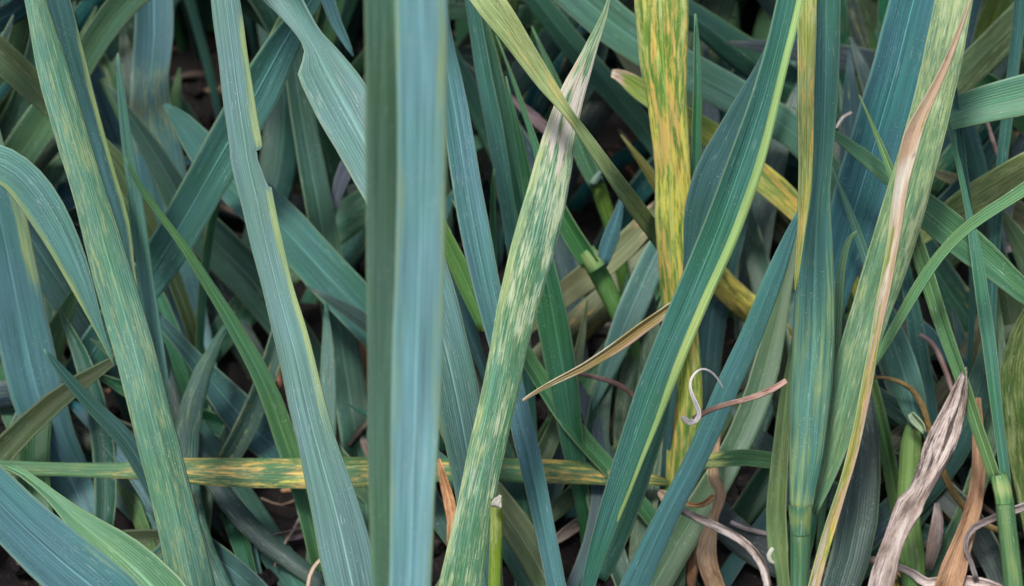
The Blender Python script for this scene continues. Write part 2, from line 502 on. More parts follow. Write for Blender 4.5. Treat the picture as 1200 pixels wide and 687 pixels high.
LEAVES = []
def leaf(label, pts, d, tone, ends='ub', rib=True, name='wheat_leaf', cat='leaf', group=GRP, parent=None, org=None, mat=None, plabel=None, **kw):
    kw.setdefault('roll', R.uniform(-20, 20))
    kw.setdefault('fold', R.choice((-1, 1)) * R.uniform(0.15, 0.42))
    kw.setdefault('arch', R.uniform(-0.3, 0.45))
    g = strip(pts, d, ends, **kw)
    if org is None:
        org = g['S'][-1, :3].copy()
    if parent is not None:
        o = add(name, mesh_of(name, [(g, tone)], org), mat or LEAF, org, parent)
        if plabel: o['label'] = plabel
    else:
        o = add(name, mesh_of(name, [(g, tone)], org), mat or LEAF, org)
        meta(o, label, cat, group)
    if rib:
        rib_part(g, tone, org, o)
    LEAVES.append((label, pts))
    return o, g, org

def deadleaf(label, pts, d, tone, ends='cc', name='dead_leaf', group='dead dry leaves and stalks among the wheat', cat='dead leaf', **kw):
    kw.setdefault('roll', R.uniform(-25, 25)); kw.setdefault('fold', 0.35); kw.setdefault('arch', 0.5)
    kw.setdefault('wave', 0.25); kw.setdefault('jit', 0.09)
    kw.setdefault('step', 0.004)
    return leaf(label, pts, d, tone, ends, rib=False, name=name, cat=cat, group=group, mat=DEAD, **kw)

def stalk(label, pts, d, tone, ends='cb', name='stalk', cat='stalk', group=None, parent=None, org=None, mat=None, plabel=None, **kw):
    g = tube(pts, d, ends, **kw)
    if org is None: org = g['S'][-1, :3].copy()
    o = add(name, mesh_of(name, [(g, tone)], org), mat or LEAF, org, parent, solid=0)
    if parent is None: meta(o, label, cat, group)
    elif plabel: o['label'] = plabel
    return o, g, org

def root(name, label, cat, x, y, d, group=None):
    d = min(d, ground_depth(y) - 0.35)
    p = px(x, y, d)
    e = bpy.data.objects.new(name, None); sc.collection.objects.link(e)
    e.empty_display_size = 0.01; e.location = p
    meta(e, label, cat, group)
    return e, p

# ================================================================== LEFT THIRD
leaf('long sage green leaf with yellow streaks slanting from the corner, thin reddish margins',
     [(39, -12, 24), (52, 40, 31), (68, 100, 38), (88, 170, 39), (108, 235, 40), (133, 325, 46), (158, 410, 49), (178, 490, 48), (196, 560, 48), (212, 625, 51), (227, 695, 55)],
     (37.5, 39.5), (0.092, 0.160, 0.132), roll=-6, fold=-0.22, arch=-0.2, mott=[(0, .45), (.3, .52), (.6, .42), (1, .36)], pale=.15, edry=[0.12, 0.22])
leaf('slate blue leaf with a lime margin hidden half under the streaked sage leaf',
     [(64, -12, 30), (86, 70, 28), (106, 140, 24), (126, 210, 22), (142, 262, 20), (152, 320, 14)], (42, 44), DB, roll=15, fold=.2, edge=[0, [(0, .3), (.4, .9), (1, .8)]])
leaf('broad wavy leaf with an olive patch and purplish lower half, standing upright in the gap',
     [(180, -14, 44), (181, 40, 46), (178, 85, 44), (178, 130, 52), (184, 180, 58), (192, 235, 54), (208, 310, 44), (226, 390, 42), (242, 470, 38), (262, 550, 28), (284, 620, 24), (298, 670, 18)],
     (49.5, 52), BL, roll=[(0, -10), (.2, 20), (.4, -14), (1, 10)], fold=.15, mott=[(0, 0), (.14, .2), (.26, .9), (.36, .25), (1, .1)], wave=.12)
leaf('wide dark blue leaf slanting from behind the notched leaf down across the streaked one',
     [(352, 20, 26), (330, 55, 40), (303, 105, 50), (266, 170, 52), (236, 222, 50), (208, 272, 48), (178, 320, 46), (146, 362, 45), (116, 402, 42), (92, 440, 38), (70, 480, 30)],
     (44.3, 47.2), BG, roll=-14, fold=.14, arch=.1, chlor=0.05, mott=.05)
leaf('dull green leaf crossing behind the top of the streaked leaf, with a pale midrib',
     [(176, -20, 36), (148, 4, 36), (118, 42, 34), (92, 85, 34), (62, 128, 42), (34, 168, 44), (8, 205, 40), (-25, 250, 36)], (47, 50), (0.055, 0.095, 0.065), roll=18, fold=.22)
leaf('olive green leaf entering at the edge and running under the streaked leaf',
     [(-30, 40, 36), (0, 66, 36), (28, 92, 34), (58, 122, 28), (92, 150, 24), (130, 185, 24), (152, 222, 22), (176, 265, 18)], (44.5, 47), (0.07, 0.105, 0.06), roll=-12, chlor=[(0, .15), (.3, .3), (1, .1)], ends='ub')
leaf('slender blue leaf ending in a sharp white tip',
     [(138, 62, 2.5), (141, 95, 7), (145, 135, 11), (150, 175, 13), (157, 220, 16), (163, 265, 17), (170, 320, 17), (180, 380, 16)], (43, 45), GL, ends='tb', roll=8, fold=.3, dry=[(0, .5), (.06, 0), (1, 0)])
leaf('thin bright green leaf arching from a fine tip down over the dark blades',
     [(147, 184, 1.5), (158, 208, 5), (173, 232, 7.5), (195, 262, 8.5), (217, 292, 10), (238, 325, 12), (260, 360, 14), (281, 396, 18), (300, 430, 21), (318, 470, 23), (332, 510, 25), (346, 550, 26), (360, 600, 24)], (40.5, 44.5), LG, ends='tb', roll=-20, fold=.35)
leaf('pale arched leaf curving in from the edge to a thread-like tip beside the streaked leaf',
     [(-40, 192, 42), (-10, 190, 44), (18, 204, 46), (42, 230, 47), (66, 268, 42), (86, 308, 33), (103, 350, 22), (117, 386, 11), (126, 408, 6), (134, 428, 2)], (38.5, 40.2), GL, ends='ut', roll=[(0, -25), (.5, 5), (1, 30)], fold=.1, arch=.3, edge=[[(0, .2), (.5, .7), (1, .9)], 0])
leaf('broad powder blue leaf with a pale midrib narrowing to the dark below the horizontal leaf',
     [(-28, 130, 44), (-14, 200, 52), (2, 262, 58), (16, 330, 60), (29, 395, 60), (44, 460, 60), (62, 515, 54), (80, 555, 48), (98, 595, 36), (118, 632, 22), (134, 664, 10)],
     (43, 47.3), BL, ends='ub', roll=10, fold=.2, arch=-.1, edge=[0, [(0, .5), (.28, .75), (.34, .1), (1, .25)]])
leaf('small pale leaf tip pointing up beside the powder blue leaf',
     [(51, 408, 2), (61, 421, 7), (76, 440, 12), (96, 463, 15), (118, 486, 18), (140, 508, 20), (160, 535, 22), (185, 580, 22)], (38.4, 41.5), GL, ends='tb', roll=-22, fold=.2)
leaf('nearly horizontal leaf stained orange and yellow along its underside edge',
     [(-30, 546, 16), (20, 548, 16), (80, 550, 17), (150, 551, 20), (200, 550, 28), (260, 552, 34), (330, 553, 37), (400, 552, 37), (470, 551, 32), (540, 549, 27), (610, 550, 28), (680, 553, 28), (735, 558, 22), (782, 565, 8)],
     (42.6, 44.8), (0.056, 0.108, 0.066), ends='uc', roll=-18, fold=-.18, arch=-.3, chlor=[(0, .15), (.18, .35), (.26, .46), (.4, .53), (.55, .5), (.7, .42), (.85, .5), (1, .5)], mott=.15, lime=[(0, .3), (.25, .3), (.35, .05), (1, .05)])
leaf('big blue green leaf filling the bottom corner, pale along its upper margin',
     [(-40, 545, 54), (-6, 585, 62), (34, 625, 70), (78, 664, 74), (126, 705, 74)], (35.8, 37), BL, roll=-14, fold=.12, arch=.1, edge=[0, [(0, .3), (1, .25)]])
leaf('twisted light green leaf widening from a narrow waist under the horizontal leaf',
     [(10, 548, 7), (30, 558, 10), (60, 582, 15), (86, 606, 26), (112, 628, 40), (146, 656, 54), (190, 700, 66)], (40, 38), (0.085, 0.15, 0.10), ends='cb', roll=[(0, -45), (.4, -20), (1, 12)], fold=.2, arch=.35)
leaf('slate leaf running diagonally behind the notched leaf to the pale front leaf',
     [(192, 122, 4), (212, 142, 24), (246, 186, 44), (290, 228, 52), (336, 272, 54), (386, 326, 54), (436, 378, 52), (480, 430, 46)], (46.8, 48), BG, ends='tb', roll=-10, fold=.16, arch=.1)
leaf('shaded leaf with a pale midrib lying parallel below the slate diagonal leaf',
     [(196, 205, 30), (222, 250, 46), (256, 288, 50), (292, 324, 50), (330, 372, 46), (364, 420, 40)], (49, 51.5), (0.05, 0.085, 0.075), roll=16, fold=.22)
leaf('broad silvery leaf twisted at its top, bright veins, tucked behind the pale front leaf',
     [(326, -22, 44), (338, 4, 40), (352, 28, 33), (362, 46, 33), (372, 64, 44), (384, 88, 58), (402, 120, 66), (424, 160, 68), (448, 205, 66), (474, 260, 60)],
     (40.2, 39.6), (0.095, 0.155, 0.150), ends='ub', roll=[(0, 30), (.3, -5), (.45, -16), (1, -10)], fold=[(0, .5), (.4, .1), (1, .14)], step=.003, lw=[(0, 1), (.36, .55), (.43, .7), (.475, 1.25), (.6, 1.08), (1, 1)], pale=[(0, .1), (.45, .1), (.6, .25), (1, .25)], chlor=[(0, .1), (.35, .25), (.5, 0), (1, 0)])
leaf('short blue leaf tip hanging beside the twisted silvery leaf',
     [(376, -30, 16), (385, 0, 17), (394, 26, 14), (404, 46, 10), (414, 66, 3)], (44, 44.5), BL, ends='ut', roll=10)
NOTCH = [(0, 1), (.305, 1)] + [(.315 + .015 * i_, v_ + R.uniform(-.1, .1)) for i_, v_ in enumerate((.86, .70, .66, .60, .52, .55, .52, .58, .60, .66, .70, .74, .82, .9))] + [(.535, 1.0), (1, 1)]
o19, g19, org19 = leaf('long grey blue leaf with a torn notch in its margin, lime edge below the tear',
     [(262, -14, 33), (268, 30, 35), (274, 75, 36), (280, 120, 37), (287, 165, 38), (288.5, 176, 38.5), (289, 181, 39), (293, 200, 39.5), (298, 222, 39.5), (300, 230, 39), (311, 280, 38), (326, 340, 37), (345, 410, 40), (361, 480, 43), (377, 540, 49), (395, 605, 58), (414, 690, 62)],
     (38, 38.5), (0.098, 0.152, 0.148), roll=6, fold=-.14, arch=-.08, step=.0014, cols=14,
     rw=NOTCH,
     edge=[0, [(0, 0), (.03, .2), (.08, .8), (.26, .85), (.31, .3), (.5, .1), (.56, .55), (.62, .85), (.75, .75), (.9, .2), (1, .1)]], edry=[0, [(.29, 0), (.31, .3), (.5, .25), (.53, .3), (.56, 0)]])
leaf('narrow leaf with a lime keel leaning behind the top of the notched leaf',
     [(350, -18, 12), (338, 12, 14), (324, 44, 16), (308, 76, 16), (294, 108, 14), (276, 150, 12)], (44.5, 45.5), GR, roll=20, edge=[[(0, .6), (1, .7)], 0])
leaf('dark upright leaf with a white line along its margin between two slate leaves',
     [(340, 40, 20), (348, 100, 26), (358, 160, 29), (370, 225, 31), (381, 285, 33), (392, 350, 35), (403, 420, 38), (414, 490, 39), (424, 560, 36), (434, 640, 28)], (48.8, 49.6), (0.05, 0.09, 0.075), ends='ub', roll=-16, fold=.25, pale=.12)
leaf('mauve grey leaf tip poking up from the dark behind the silvery leaf',
     [(424, 168, 10), (412, 186, 17), (401, 210, 17), (393, 236, 11), (388, 262, 7), (384, 320, 7)], (49, 50), (0.115, 0.125, 0.145), ends='cb', roll=14)
leaf('dark green pointed leaf rising under the crossing slate leaf',
     [(176, 320, 14), (190, 360, 22), (208, 410, 28), (230, 468, 30), (254, 540, 30), (276, 610, 26), (294, 672, 18)], (49, 50.4), GR, ends='ub', roll=18, fold=.4)
leaf('dusky blue leaf sloping under the arched pale leaf',
     [(-10, 215, 26), (22, 258, 40), (52, 304, 46), (84, 352, 46), (112, 396, 40), (138, 440, 30)], (46.5, 49), (0.052, 0.088, 0.088), ends='ub', roll=-12)
leaf('murky olive leaf low behind the arched pale leaf',
     [(24, 320, 24), (52, 350, 32), (84, 385, 32), (116, 420, 28), (146, 452, 22)], (50.5, 51.6), (0.05, 0.066, 0.036), ends='ub', roll=10)
leaf('blue leaf emerging below the horizontal leaf and passing under the streaked one',
     [(92, 520, 16), (122, 556, 24), (162, 596, 30), (206, 622, 32), (248, 650, 34), (300, 694, 32)], (47.6, 44.4), (0.06, 0.105, 0.105), ends='ub', roll=12, mott=.12)
leaf('dark steel leaf spreading behind the horizontal leaf left of the notched leaf',
     [(226, 420, 20), (252, 452, 34), (286, 492, 46), (324, 526, 46), (366, 560, 38), (400, 592, 26)], (46.8, 47.4), DB, ends='ub', roll=-10)
leaf('deep teal leaf rising from the corner behind the powder blue leaf',
     [(60, 430, 22), (40, 480, 34), (18, 530, 36), (-6, 590, 34)], (48.4, 46.6), DK, ends='cb', roll=14)
leaf('dark leaf between the deep green leaf and the notched leaf near the soil',
     [(250, 530, 26), (276, 574, 34), (304, 618, 36), (334, 664, 34), (360, 710, 30)], (46.4, 44.6), (0.045, 0.085, 0.075), ends='ub', roll=-12)
leaf('dull olive leaf lying level near the soil behind the streaked leaf',
     [(40, 655, 18), (90, 644, 26), (150, 636, 28), (200, 634, 24), (240, 640, 14)], (46.2, 46.6), (0.055, 0.08, 0.045), ends='cc', roll=-10)
leaf('thin green stalk-like leaf dropping beside the powder blue leaf',
     [(96, 470, 16), (116, 510, 18), (134, 545, 18), (160, 600, 16), (178, 650, 14)], (47, 47), (0.055, 0.095, 0.05), ends='ub', roll=25)
leaf('deep green leaf running down from the horizontal leaf to the corner of soil',
     [(0, 450, 24), (24, 500, 30), (52, 560, 28), (84, 620, 24), (110, 672, 20)], (49, 46.3), (0.036, 0.075, 0.05), ends='ub', roll=-14)

# ================================================================== FRONT LEAF AND CENTRE
front, gf, orgf = leaf('tall pale blue leaf nearest the camera, folded lengthwise, out of focus',
     [(494, -30, 62), (495, 60, 60), (495, 150, 58), (494, 240, 57), (492, 330, 58), (489, 420, 60), (487, 500, 57), (484, 580, 52), (482, 660, 50), (480, 720, 48)],
     (26.5, 30.5), (0.155, 0.238, 0.255), roll=[(0, 9), (1, 4)], fold=.16, arch=.15, edge=[[(0, .42), (1, .4)], [(0, .5), (1, .5)]], pale=.12, jit=.008)
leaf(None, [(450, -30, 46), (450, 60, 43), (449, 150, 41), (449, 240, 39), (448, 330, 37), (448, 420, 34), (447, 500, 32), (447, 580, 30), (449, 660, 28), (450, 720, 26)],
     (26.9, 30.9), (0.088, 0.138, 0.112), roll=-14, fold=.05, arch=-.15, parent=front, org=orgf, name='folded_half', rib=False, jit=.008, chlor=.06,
     plabel='half folded away from the light, its shade in the darker green')  # darker tone paints the shade of the half turned away
leaf('straight blue leaf slanting out from behind the pale front leaf',
     [(508, -20, 20), (520, 60, 26), (533, 130, 32), (547, 220, 35), (560, 290, 34), (573, 350, 31), (588, 410, 29), (605, 475, 27), (622, 545, 27), (638, 620, 24), (654, 700, 22)], (40.5, 42.2), BL, roll=-12, fold=.2, arch=.1)
leaf('slim blue leaf running down from the top beside a green blade with folded edge',
     [(550, -14, 14), (558, 30, 16), (568, 90, 18), (580, 150, 19), (591, 215, 18), (602, 290, 16), (610, 350, 14)], (43.5, 45), BG, roll=14, fold=.4)
leaf('green blade with a pale folded edge close along the slim blue leaf',
     [(560, 0, 8), (574, 60, 15), (586, 120, 20), (600, 180, 24), (614, 245, 24), (628, 310, 22)], (45.6, 46.5), GR, roll=-20, fold=.35, edge=[0, .4])
leaf('needle-thin upright leaf tip against the dark between blue leaves',
     [(579, 198, 1.5), (578, 222, 5), (578, 255, 7), (579, 300, 7.5), (581, 350, 8)], (42.5, 44.5), GR, ends='tb', roll=10, fold=.4)
leaf('pale bleached leaf with grey-white streaks tapering up to a fine tip at the top',
     [(715, -8, 2), (708, 18, 7), (695, 50, 14), (682, 83, 22), (669, 115, 30), (655, 165, 40), (642, 225, 49), (624, 295, 51), (605, 368, 47), (587, 455, 43), (571, 525, 42), (556, 598, 43), (538, 700, 54)],
     (39.2, 39.7), (0.070, 0.130, 0.095), ends='tb', roll=-5, fold=-.1, arch=-.1, pale=[(0, .4), (.3, .7), (.5, .68), (.7, .52), (1, .45)], mott=[(0, .4), (.4, .35), (1, .4)], dry=[(0, .25), (.2, .3), (.30, .62), (.40, .62), (.48, .35), (.6, .12), (1, .0)], chlor=[(0, .1), (1, .05)], edge=[[(0, .45), (.5, .6), (1, .3)], 0], edry=[0, [(0, .1), (.3, .5), (.5, .1), (1, 0)]])
leaf('yellowish leaf crossing in front of the bleached leaf near its tip, orange down its middle',
     [(556, -22, 36), (576, 6, 35), (596, 33, 31), (618, 66, 26), (640, 98, 20), (657, 121, 14), (668, 136, 11), (680, 153, 12), (697, 177, 14), (718, 207, 17), (742, 240, 19), (766, 272, 19), (790, 306, 16)],
     [37.6, 37.6, 37.7, 37.9, 38.1, 38.2, 38.3, 38.6, 38.9, 39.5, 41.2, 44.2, 48], (0.150, 0.205, 0.110), ends='uc', roll=[(0, -6), (.45, -10), (.6, -32), (1, -36)], fold=[(0, .15), (.5, .4), (1, .15)], mott=[(0, .7), (.5, .75), (.7, .75), (1, .7)], chlor=[(0, .30), (.35, .42), (.5, .4), (.7, .1), (1, .05)], edge=[[(0, .3), (1, .3)], 0])
leaf('bright yellow leaf blotched with green, the yellowest in the stand',
     [(774, -16, 65), (776, 30, 62), (777, 70, 56), (780, 105, 48), (784, 150, 44), (788, 200, 42), (789, 250, 44), (792, 300, 43), (795, 350, 41), (800, 410, 40), (803, 460, 40), (801, 510, 38), (796, 560, 32), (788, 610, 26)],
     (41.8, 45), (0.085, 0.160, 0.060), roll=5, fold=-.12, arch=-.12, wave=.06, lime=[(0, .3), (.5, .3), (1, .3)], chlor=[(0, .54), (.2, .53), (.3, .63), (.45, .64), (.6, .56), (.75, .54), (.9, .54), (1, .5)], edry=[0, [(0, 0), (.3, .25), (.5, .2), (1, 0)]])
leaf('narrow leaf with a browned tip crossing behind the bright yellow leaf',
     [(716, 86, 9), (728, 90, 16), (745, 102, 24), (772, 120, 28), (808, 142, 29), (842, 165, 31), (876, 196, 31), (908, 222, 32), (936, 248, 30), (964, 280, 26)], (45.6, 47.8), YG, ends='cb', roll=-14, fold=.15, dry=[(0, .95), (.1, .7), (.2, .12), (1, .1)], mott=.5, chlor=[(0, .1), (.4, .35), (.7, .55), (1, .5)])
leaf('orange blotched leaf sloping down to the right of the curled leaf',
     [(800, 262, 22), (826, 306, 28), (852, 340, 32), (884, 368, 34), (914, 394, 32), (948, 430, 26)], (47.6, 49), (0.09, 0.10, 0.045), ends='ub', roll=12, chlor=[(0, .3), (.3, .6), (1, .55)], edge=[0, .3])
# the curled leaf
cl, gc, orgc = leaf('long blue green leaf with its margin curled into a bright lime rim',
     [(930, -30, 26), (919, 20, 27), (910, 58, 28), (896, 110, 31), (880, 160, 35), (862, 212, 37), (844, 262, 38), (825, 310, 39), (800, 370, 39), (780, 415, 36), (762, 462, 36), (744, 515, 34), (727, 565, 31), (711, 612, 26), (696, 660, 20), (688, 695, 15)],
     (35.2, 38.2), (0.060, 0.126, 0.110), roll=[(0, -14), (.3, -18), (.55, -8), (1, -6)], fold=[(0, .1), (.3, .28), (.55, .12), (1, .1)], arch=.06, cols=14, jit=.008)
leaf(None, [(944, -30, 8), (933, 20, 8), (923, 60, 8), (911, 110, 9), (899, 160, 10), (884, 212, 11), (866, 262, 11), (849, 303, 11), (832, 340, 11), (818, 372, 11), (801, 412, 10.5), (784, 456, 9), (771, 492, 6.5), (754, 534, 5), (738, 575, 4), (722, 614, 3.6), (708, 650, 3)],
     [34.7, 34.8, 34.9, 35.1, 35.3, 35.5, 35.8, 36.0, 36.3, 36.5, 36.7, 36.9, 37.2, 37.4, 37.6, 37.8, 38], (0.205, 0.290, 0.150), ends='uc', roll=12, fold=.05, arch=-.7, cols=6, parent=cl, org=orgc, name='curled_margin', rib=False, jit=.01, mott=.15,
     plabel='lime coloured margin curled over toward the upper face')
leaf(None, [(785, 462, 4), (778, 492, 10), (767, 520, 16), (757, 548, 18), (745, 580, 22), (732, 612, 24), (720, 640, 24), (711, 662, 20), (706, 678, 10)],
     (38, 39), (0.050, 0.104, 0.078), ends='cc', roll=35, fold=.05, arch=.2, cols=6, parent=cl, org=orgc, name='inner_half', rib=False, plabel='inner half of the curled leaf, shade put into its green')  # shade of the averted half painted as a deeper green
leaf('olive leaf with dried brown edges reaching from the bleached leaf to the curled leaf',
     [(612, 470, 3), (630, 458, 5), (654, 445, 7), (682, 431, 9.5), (708, 415, 12), (732, 399, 14), (752, 384, 14), (775, 368, 13), (800, 350, 12)], (39, 41.4), (0.21, 0.20, 0.10), ends='tc', roll=22, fold=.35, arch=.3, chlor=.15, edry=[.55, .5], pale=.3, dry=[(0, .8), (.12, .5), (.3, .15), (.7, .1), (1, .4)])
leaf('blue green pointed leaf hanging down behind the brown edged olive leaf',
     [(790, 258, 22), (768, 300, 30), (750, 340, 33), (735, 375, 31), (720, 412, 25), (706, 448, 15), (692, 486, 3)], (46.6, 45.8), (0.062, 0.112, 0.105), ends='ct', roll=-10)
leaf('tan tinged leaf slanting behind the arrow-straight gap near the yellow leaf',
     [(800, 222, 20), (768, 252, 26), (736, 285, 29), (706, 312, 31), (674, 336, 30), (640, 364, 24), (612, 390, 16)], (48, 49.4), (0.115, 0.135, 0.085), ends='cc', roll=14, dry=[(0, .5), (.3, .35), (.6, .12), (1, .3)], mott=.2)
leaf('wide faded leaf with a rusty blotch, lying low across the shade behind the bleached leaf',
     [(800, 268, 26), (766, 300, 32), (730, 336, 36), (694, 370, 38), (660, 402, 38), (628, 432, 34), (596, 462, 26)], (50.4, 50.4), (0.085, 0.105, 0.065), ends='cc', roll=-10, chlor=[(0, .05), (.3, .15), (.55, .52), (.7, .2), (1, .1)], dry=[(0, .1), (1, .22)])
leaf('folded green leaf standing close behind the bleached leaf',
     [(622, 230, 14), (632, 285, 26), (643, 340, 34), (654, 400, 38), (663, 455, 34), (672, 520, 26), (684, 590, 18)], (42.5, 45), (0.05, 0.108, 0.075), ends='ub', roll=16, fold=.45)
leaf('glossy green leaf passing behind the blue leaf and under the horizontal leaf',
     [(590, 360, 14), (610, 408, 19), (636, 452, 22), (664, 494, 23), (694, 530, 22), (724, 562, 21), (756, 600, 20), (790, 645, 18), (812, 690, 16)], (44.2, 45), (0.062, 0.125, 0.078), ends='ub', roll=-22, fold=.35)
leaf('torn ended bright green leaf peeping out beside the pale front leaf',
     [(508, 245, 14), (522, 278, 18), (538, 312, 22), (551, 342, 22), (561, 366, 18), (567, 388, 10)], (43.5, 44.2), (0.09, 0.17, 0.075), ends='uc', roll=14, chlor=[(0, .1), (.85, .15), (1, .6)])
leaf('dark blue leaf stub under the torn ended green leaf',
     [(512, 300, 20), (530, 340, 24), (546, 380, 22), (560, 416, 14), (572, 450, 10)], (46, 46.6), DB, ends='ub', roll=8)
leaf('faded green leaf with a pale edge slanting below the horizontal leaf to the bottom',
     [(508, 470, 14), (526, 505, 22), (548, 545, 28), (580, 586, 33), (610, 628, 36), (636, 672, 37), (656, 715, 34)], (44.3, 43.2), (0.10, 0.14, 0.085), ends='ub', roll=16, pale=.2)
leaf('grey green leaf sloping up from the cut stub toward the curled leaf',
     [(570, 640, 22), (606, 612, 30), (646, 590, 35), (690, 572, 32), (730, 556, 24), (770, 540, 14)], (46.6, 47.6), (0.065, 0.095, 0.06), ends='cc', roll=-12, pale=.15)
leaf('wide pale teal leaf running across the top toward the bright yellow leaf',
     [(640, -42, 46), (676, -8, 50), (712, 24, 50), (754, 54, 46), (800, 80, 44), (844, 104, 44), (888, 128, 42), (930, 156, 36)], (47.5, 49.6), (0.072, 0.125, 0.105), ends='ub', roll=-14, fold=.12)
leaf('dark green leaf running parallel under the pale teal leaf',
     [(606, -30, 22), (636, 10, 26), (668, 50, 28), (704, 92, 28), (738, 130, 26), (770, 172, 22)], (50, 51), (0.04, 0.082, 0.066), ends='ub', roll=10)
leaf('needle-like green leaf standing upright to the right of the bright yellow leaf',
     [(815, 16, 1.5), (816, 50, 7), (817, 100, 10.5), (816, 150, 12), (815, 205, 12), (813, 260, 12), (811, 320, 11)], (42, 44), GR, ends='tb', roll=-12, fold=.4)
leaf('narrow blue leaf right of the curled leaf, pale scratch on its face',
     [(938, 246, 5), (926, 276, 13), (910, 318, 21), (893, 362, 24), (876, 404, 26), (856, 446, 27), (834, 498, 26), (810, 550, 26), (782, 604, 27), (758, 655, 30), (736, 705, 32)], (40.2, 41.8), (0.058, 0.116, 0.118), ends='tb', roll=10, fold=.2)
leaf('grey green leaf standing behind the narrow blue leaf with the pale scratch',
     [(916, 350, 18), (904, 402, 27), (890, 456, 32), (868, 510, 31), (842, 560, 32), (812, 608, 35), (784, 655, 37), (758, 705, 36)], (45, 43.6), (0.072, 0.112, 0.078), ends='ub', roll=-12, pale=.12)
leaf('short horizontal leaf with an orange stain ending in a bent pale tip',
     [(808, 562, 2.5), (813, 553, 8), (825, 544, 15), (845, 539, 19), (872, 537, 20), (900, 540, 20), (926, 543, 18), (955, 548, 15)], (42.2, 43.6), (0.065, 0.12, 0.07), ends='tc', roll=-18, fold=.15, chlor=[(0, .2), (.2, .35), (.35, .7), (.5, .3), (.7, .15), (1, .1)])
leaf('dull blue leaf seen between the curled leaf and the blue leaf beside it',
     [(880, 190, 22), (862, 250, 30), (846, 310, 34), (834, 370, 34), (828, 430, 30), (826, 490, 22)], (48.5, 49.6), DB, ends='ub', roll=18)
leaf('blue leaf rising behind the upper face of the curled leaf',
     [(893, 70, 6), (876, 110, 16), (853, 160, 28), (832, 205, 34), (819, 245, 30), (812, 282, 20), (806, 320, 10)], (40.5, 42.5), DB, ends='ub', roll=16)

# ================================================================== RIGHT THIRD: leaves
leaf('wide steel blue leaf with a short white scratch, slanting behind the ribbed stem',
     [(1080, -30, 58), (1068, 12, 57), (1053, 72, 58), (1038, 125, 62), (1022, 180, 62), (1006, 232, 60), (988, 295, 52), (972, 360, 36), (962, 420, 22)], (41.4, 43.6), (0.070, 0.130, 0.150), roll=-8, fold=.12, arch=.1, cols=14)
leaf('long narrow tan leaf drying out in a stripe over the yellow flecked leaf',
     [(1137, 0, 2), (1127, 28, 5), (1114, 62, 8), (1099, 96, 11), (1082, 130, 17), (1069, 160, 21), (1060, 198, 18), (1053, 235, 16), (1047, 280, 15), (1039, 325, 16), (1031, 365, 14), (1022, 415, 12), (1014, 460, 12.5), (1005, 505, 13), (994, 550, 13), (980, 595, 13), (966, 640, 13), (952, 694, 13)],
     (37.2, 39), (0.155, 0.190, 0.085), ends='tb', roll=-4, fold=.35, arch=.3, jit=.07, wave=.12, step=.003, dry=[(0, 1), (.22, .85), (.42, .66), (.6, .58), (.75, .54), (1, .50)], edge=[[(0, 0), (.25, .2), (.4, .75), (1, .7)], 0], chlor=[(0, 0), (.4, .2), (.7, .5), (1, .45)], rib=False)
leaf('smooth teal leaf reaching in level from the edge beside the tan striped leaf',
     [(1086, 152, 16), (1104, 140, 32), (1126, 131, 40), (1158, 122, 45), (1192, 114, 47), (1235, 104, 46)], (42, 41.4), (0.066, 0.128, 0.100), ends='cu', roll=-12, fold=.12)
leaf('mottled green leaf slanting up to the corner behind the level teal leaf',
     [(1086, 142, 14), (1112, 110, 28), (1140, 78, 36), (1168, 50, 37), (1198, 20, 38), (1230, -14, 36)], (46, 46.5), (0.072, 0.118, 0.062), ends='cu', roll=10, mott=.5)
leaf('narrow blue upright leaf near the edge crossing the level teal leaf',
     [(1198, -18, 14), (1192, 45, 14), (1184, 110, 13.5), (1176, 175, 13), (1170, 240, 13), (1165, 300, 13), (1162, 360, 12), (1162, 430, 11)], (43.4, 46), BG, roll=14, fold=.25)
leaf('yellowish green leaf slanting down from the edge under the thin crossing leaf',
     [(1232, 182, 34), (1198, 200, 36), (1166, 219, 37), (1134, 238, 36), (1104, 258, 28), (1072, 284, 16), (1040, 310, 6)], (43.6, 45), (0.105, 0.155, 0.075), ends='ut', roll=-12, mott=.65, chlor=.16)
leaf('thin pale green leaf crossing diagonally down to the tan striped leaf',
     [(1228, 204, 15), (1206, 219, 15), (1180, 236, 14), (1152, 254, 13.5), (1126, 274, 13), (1100, 302, 12.5), (1078, 334, 12.5), (1058, 368, 11.5), (1040, 400, 10), (1022, 432, 5)], (38.2, 39.6), (0.082, 0.150, 0.090), ends='ut', roll=18, fold=.35)
leaf('broad green leaf sloping down to the edge, crossed by the thin pale leaf',
     [(1048, 214, 20), (1076, 240, 36), (1104, 264, 42), (1136, 290, 40), (1166, 314, 33), (1196, 340, 27), (1232, 368, 24)], (41.2, 42), (0.070, 0.130, 0.088), ends='ub', roll=-14, fold=.15)
leaf('pointed leaf mottled olive and yellow rising at the edge of the picture',
     [(1210, 352, 4), (1202, 380, 20), (1195, 415, 32), (1191, 455, 37), (1196, 510, 32), (1204, 570, 26), (1214, 640, 20)], (41.5, 44), (0.050, 0.085, 0.036), ends='tb', roll=10, mott=.58, pale=.15, chlor=.1, dry=[(0, .9), (.08, .4), (.2, 0), (1, 0)])
leaf('small pale leaf tip standing between the ribbed stem and the steel blue leaf',
     [(1003, 272, 2), (996, 280, 5.5), (990, 297, 8.5), (986, 320, 10), (984, 350, 10), (981, 395, 10), (978, 440, 9)], (40.2, 42), (0.115, 0.185, 0.135), ends='tb', roll=8, fold=.3)
leaf('blue leaf angled under the level teal leaf by the tan striped leaf',
     [(1098, 40, 10), (1112, 78, 14), (1124, 118, 16), (1138, 165, 20), (1150, 210, 18), (1164, 262, 14)], (46, 47.4), DB, ends='ub', roll=10)
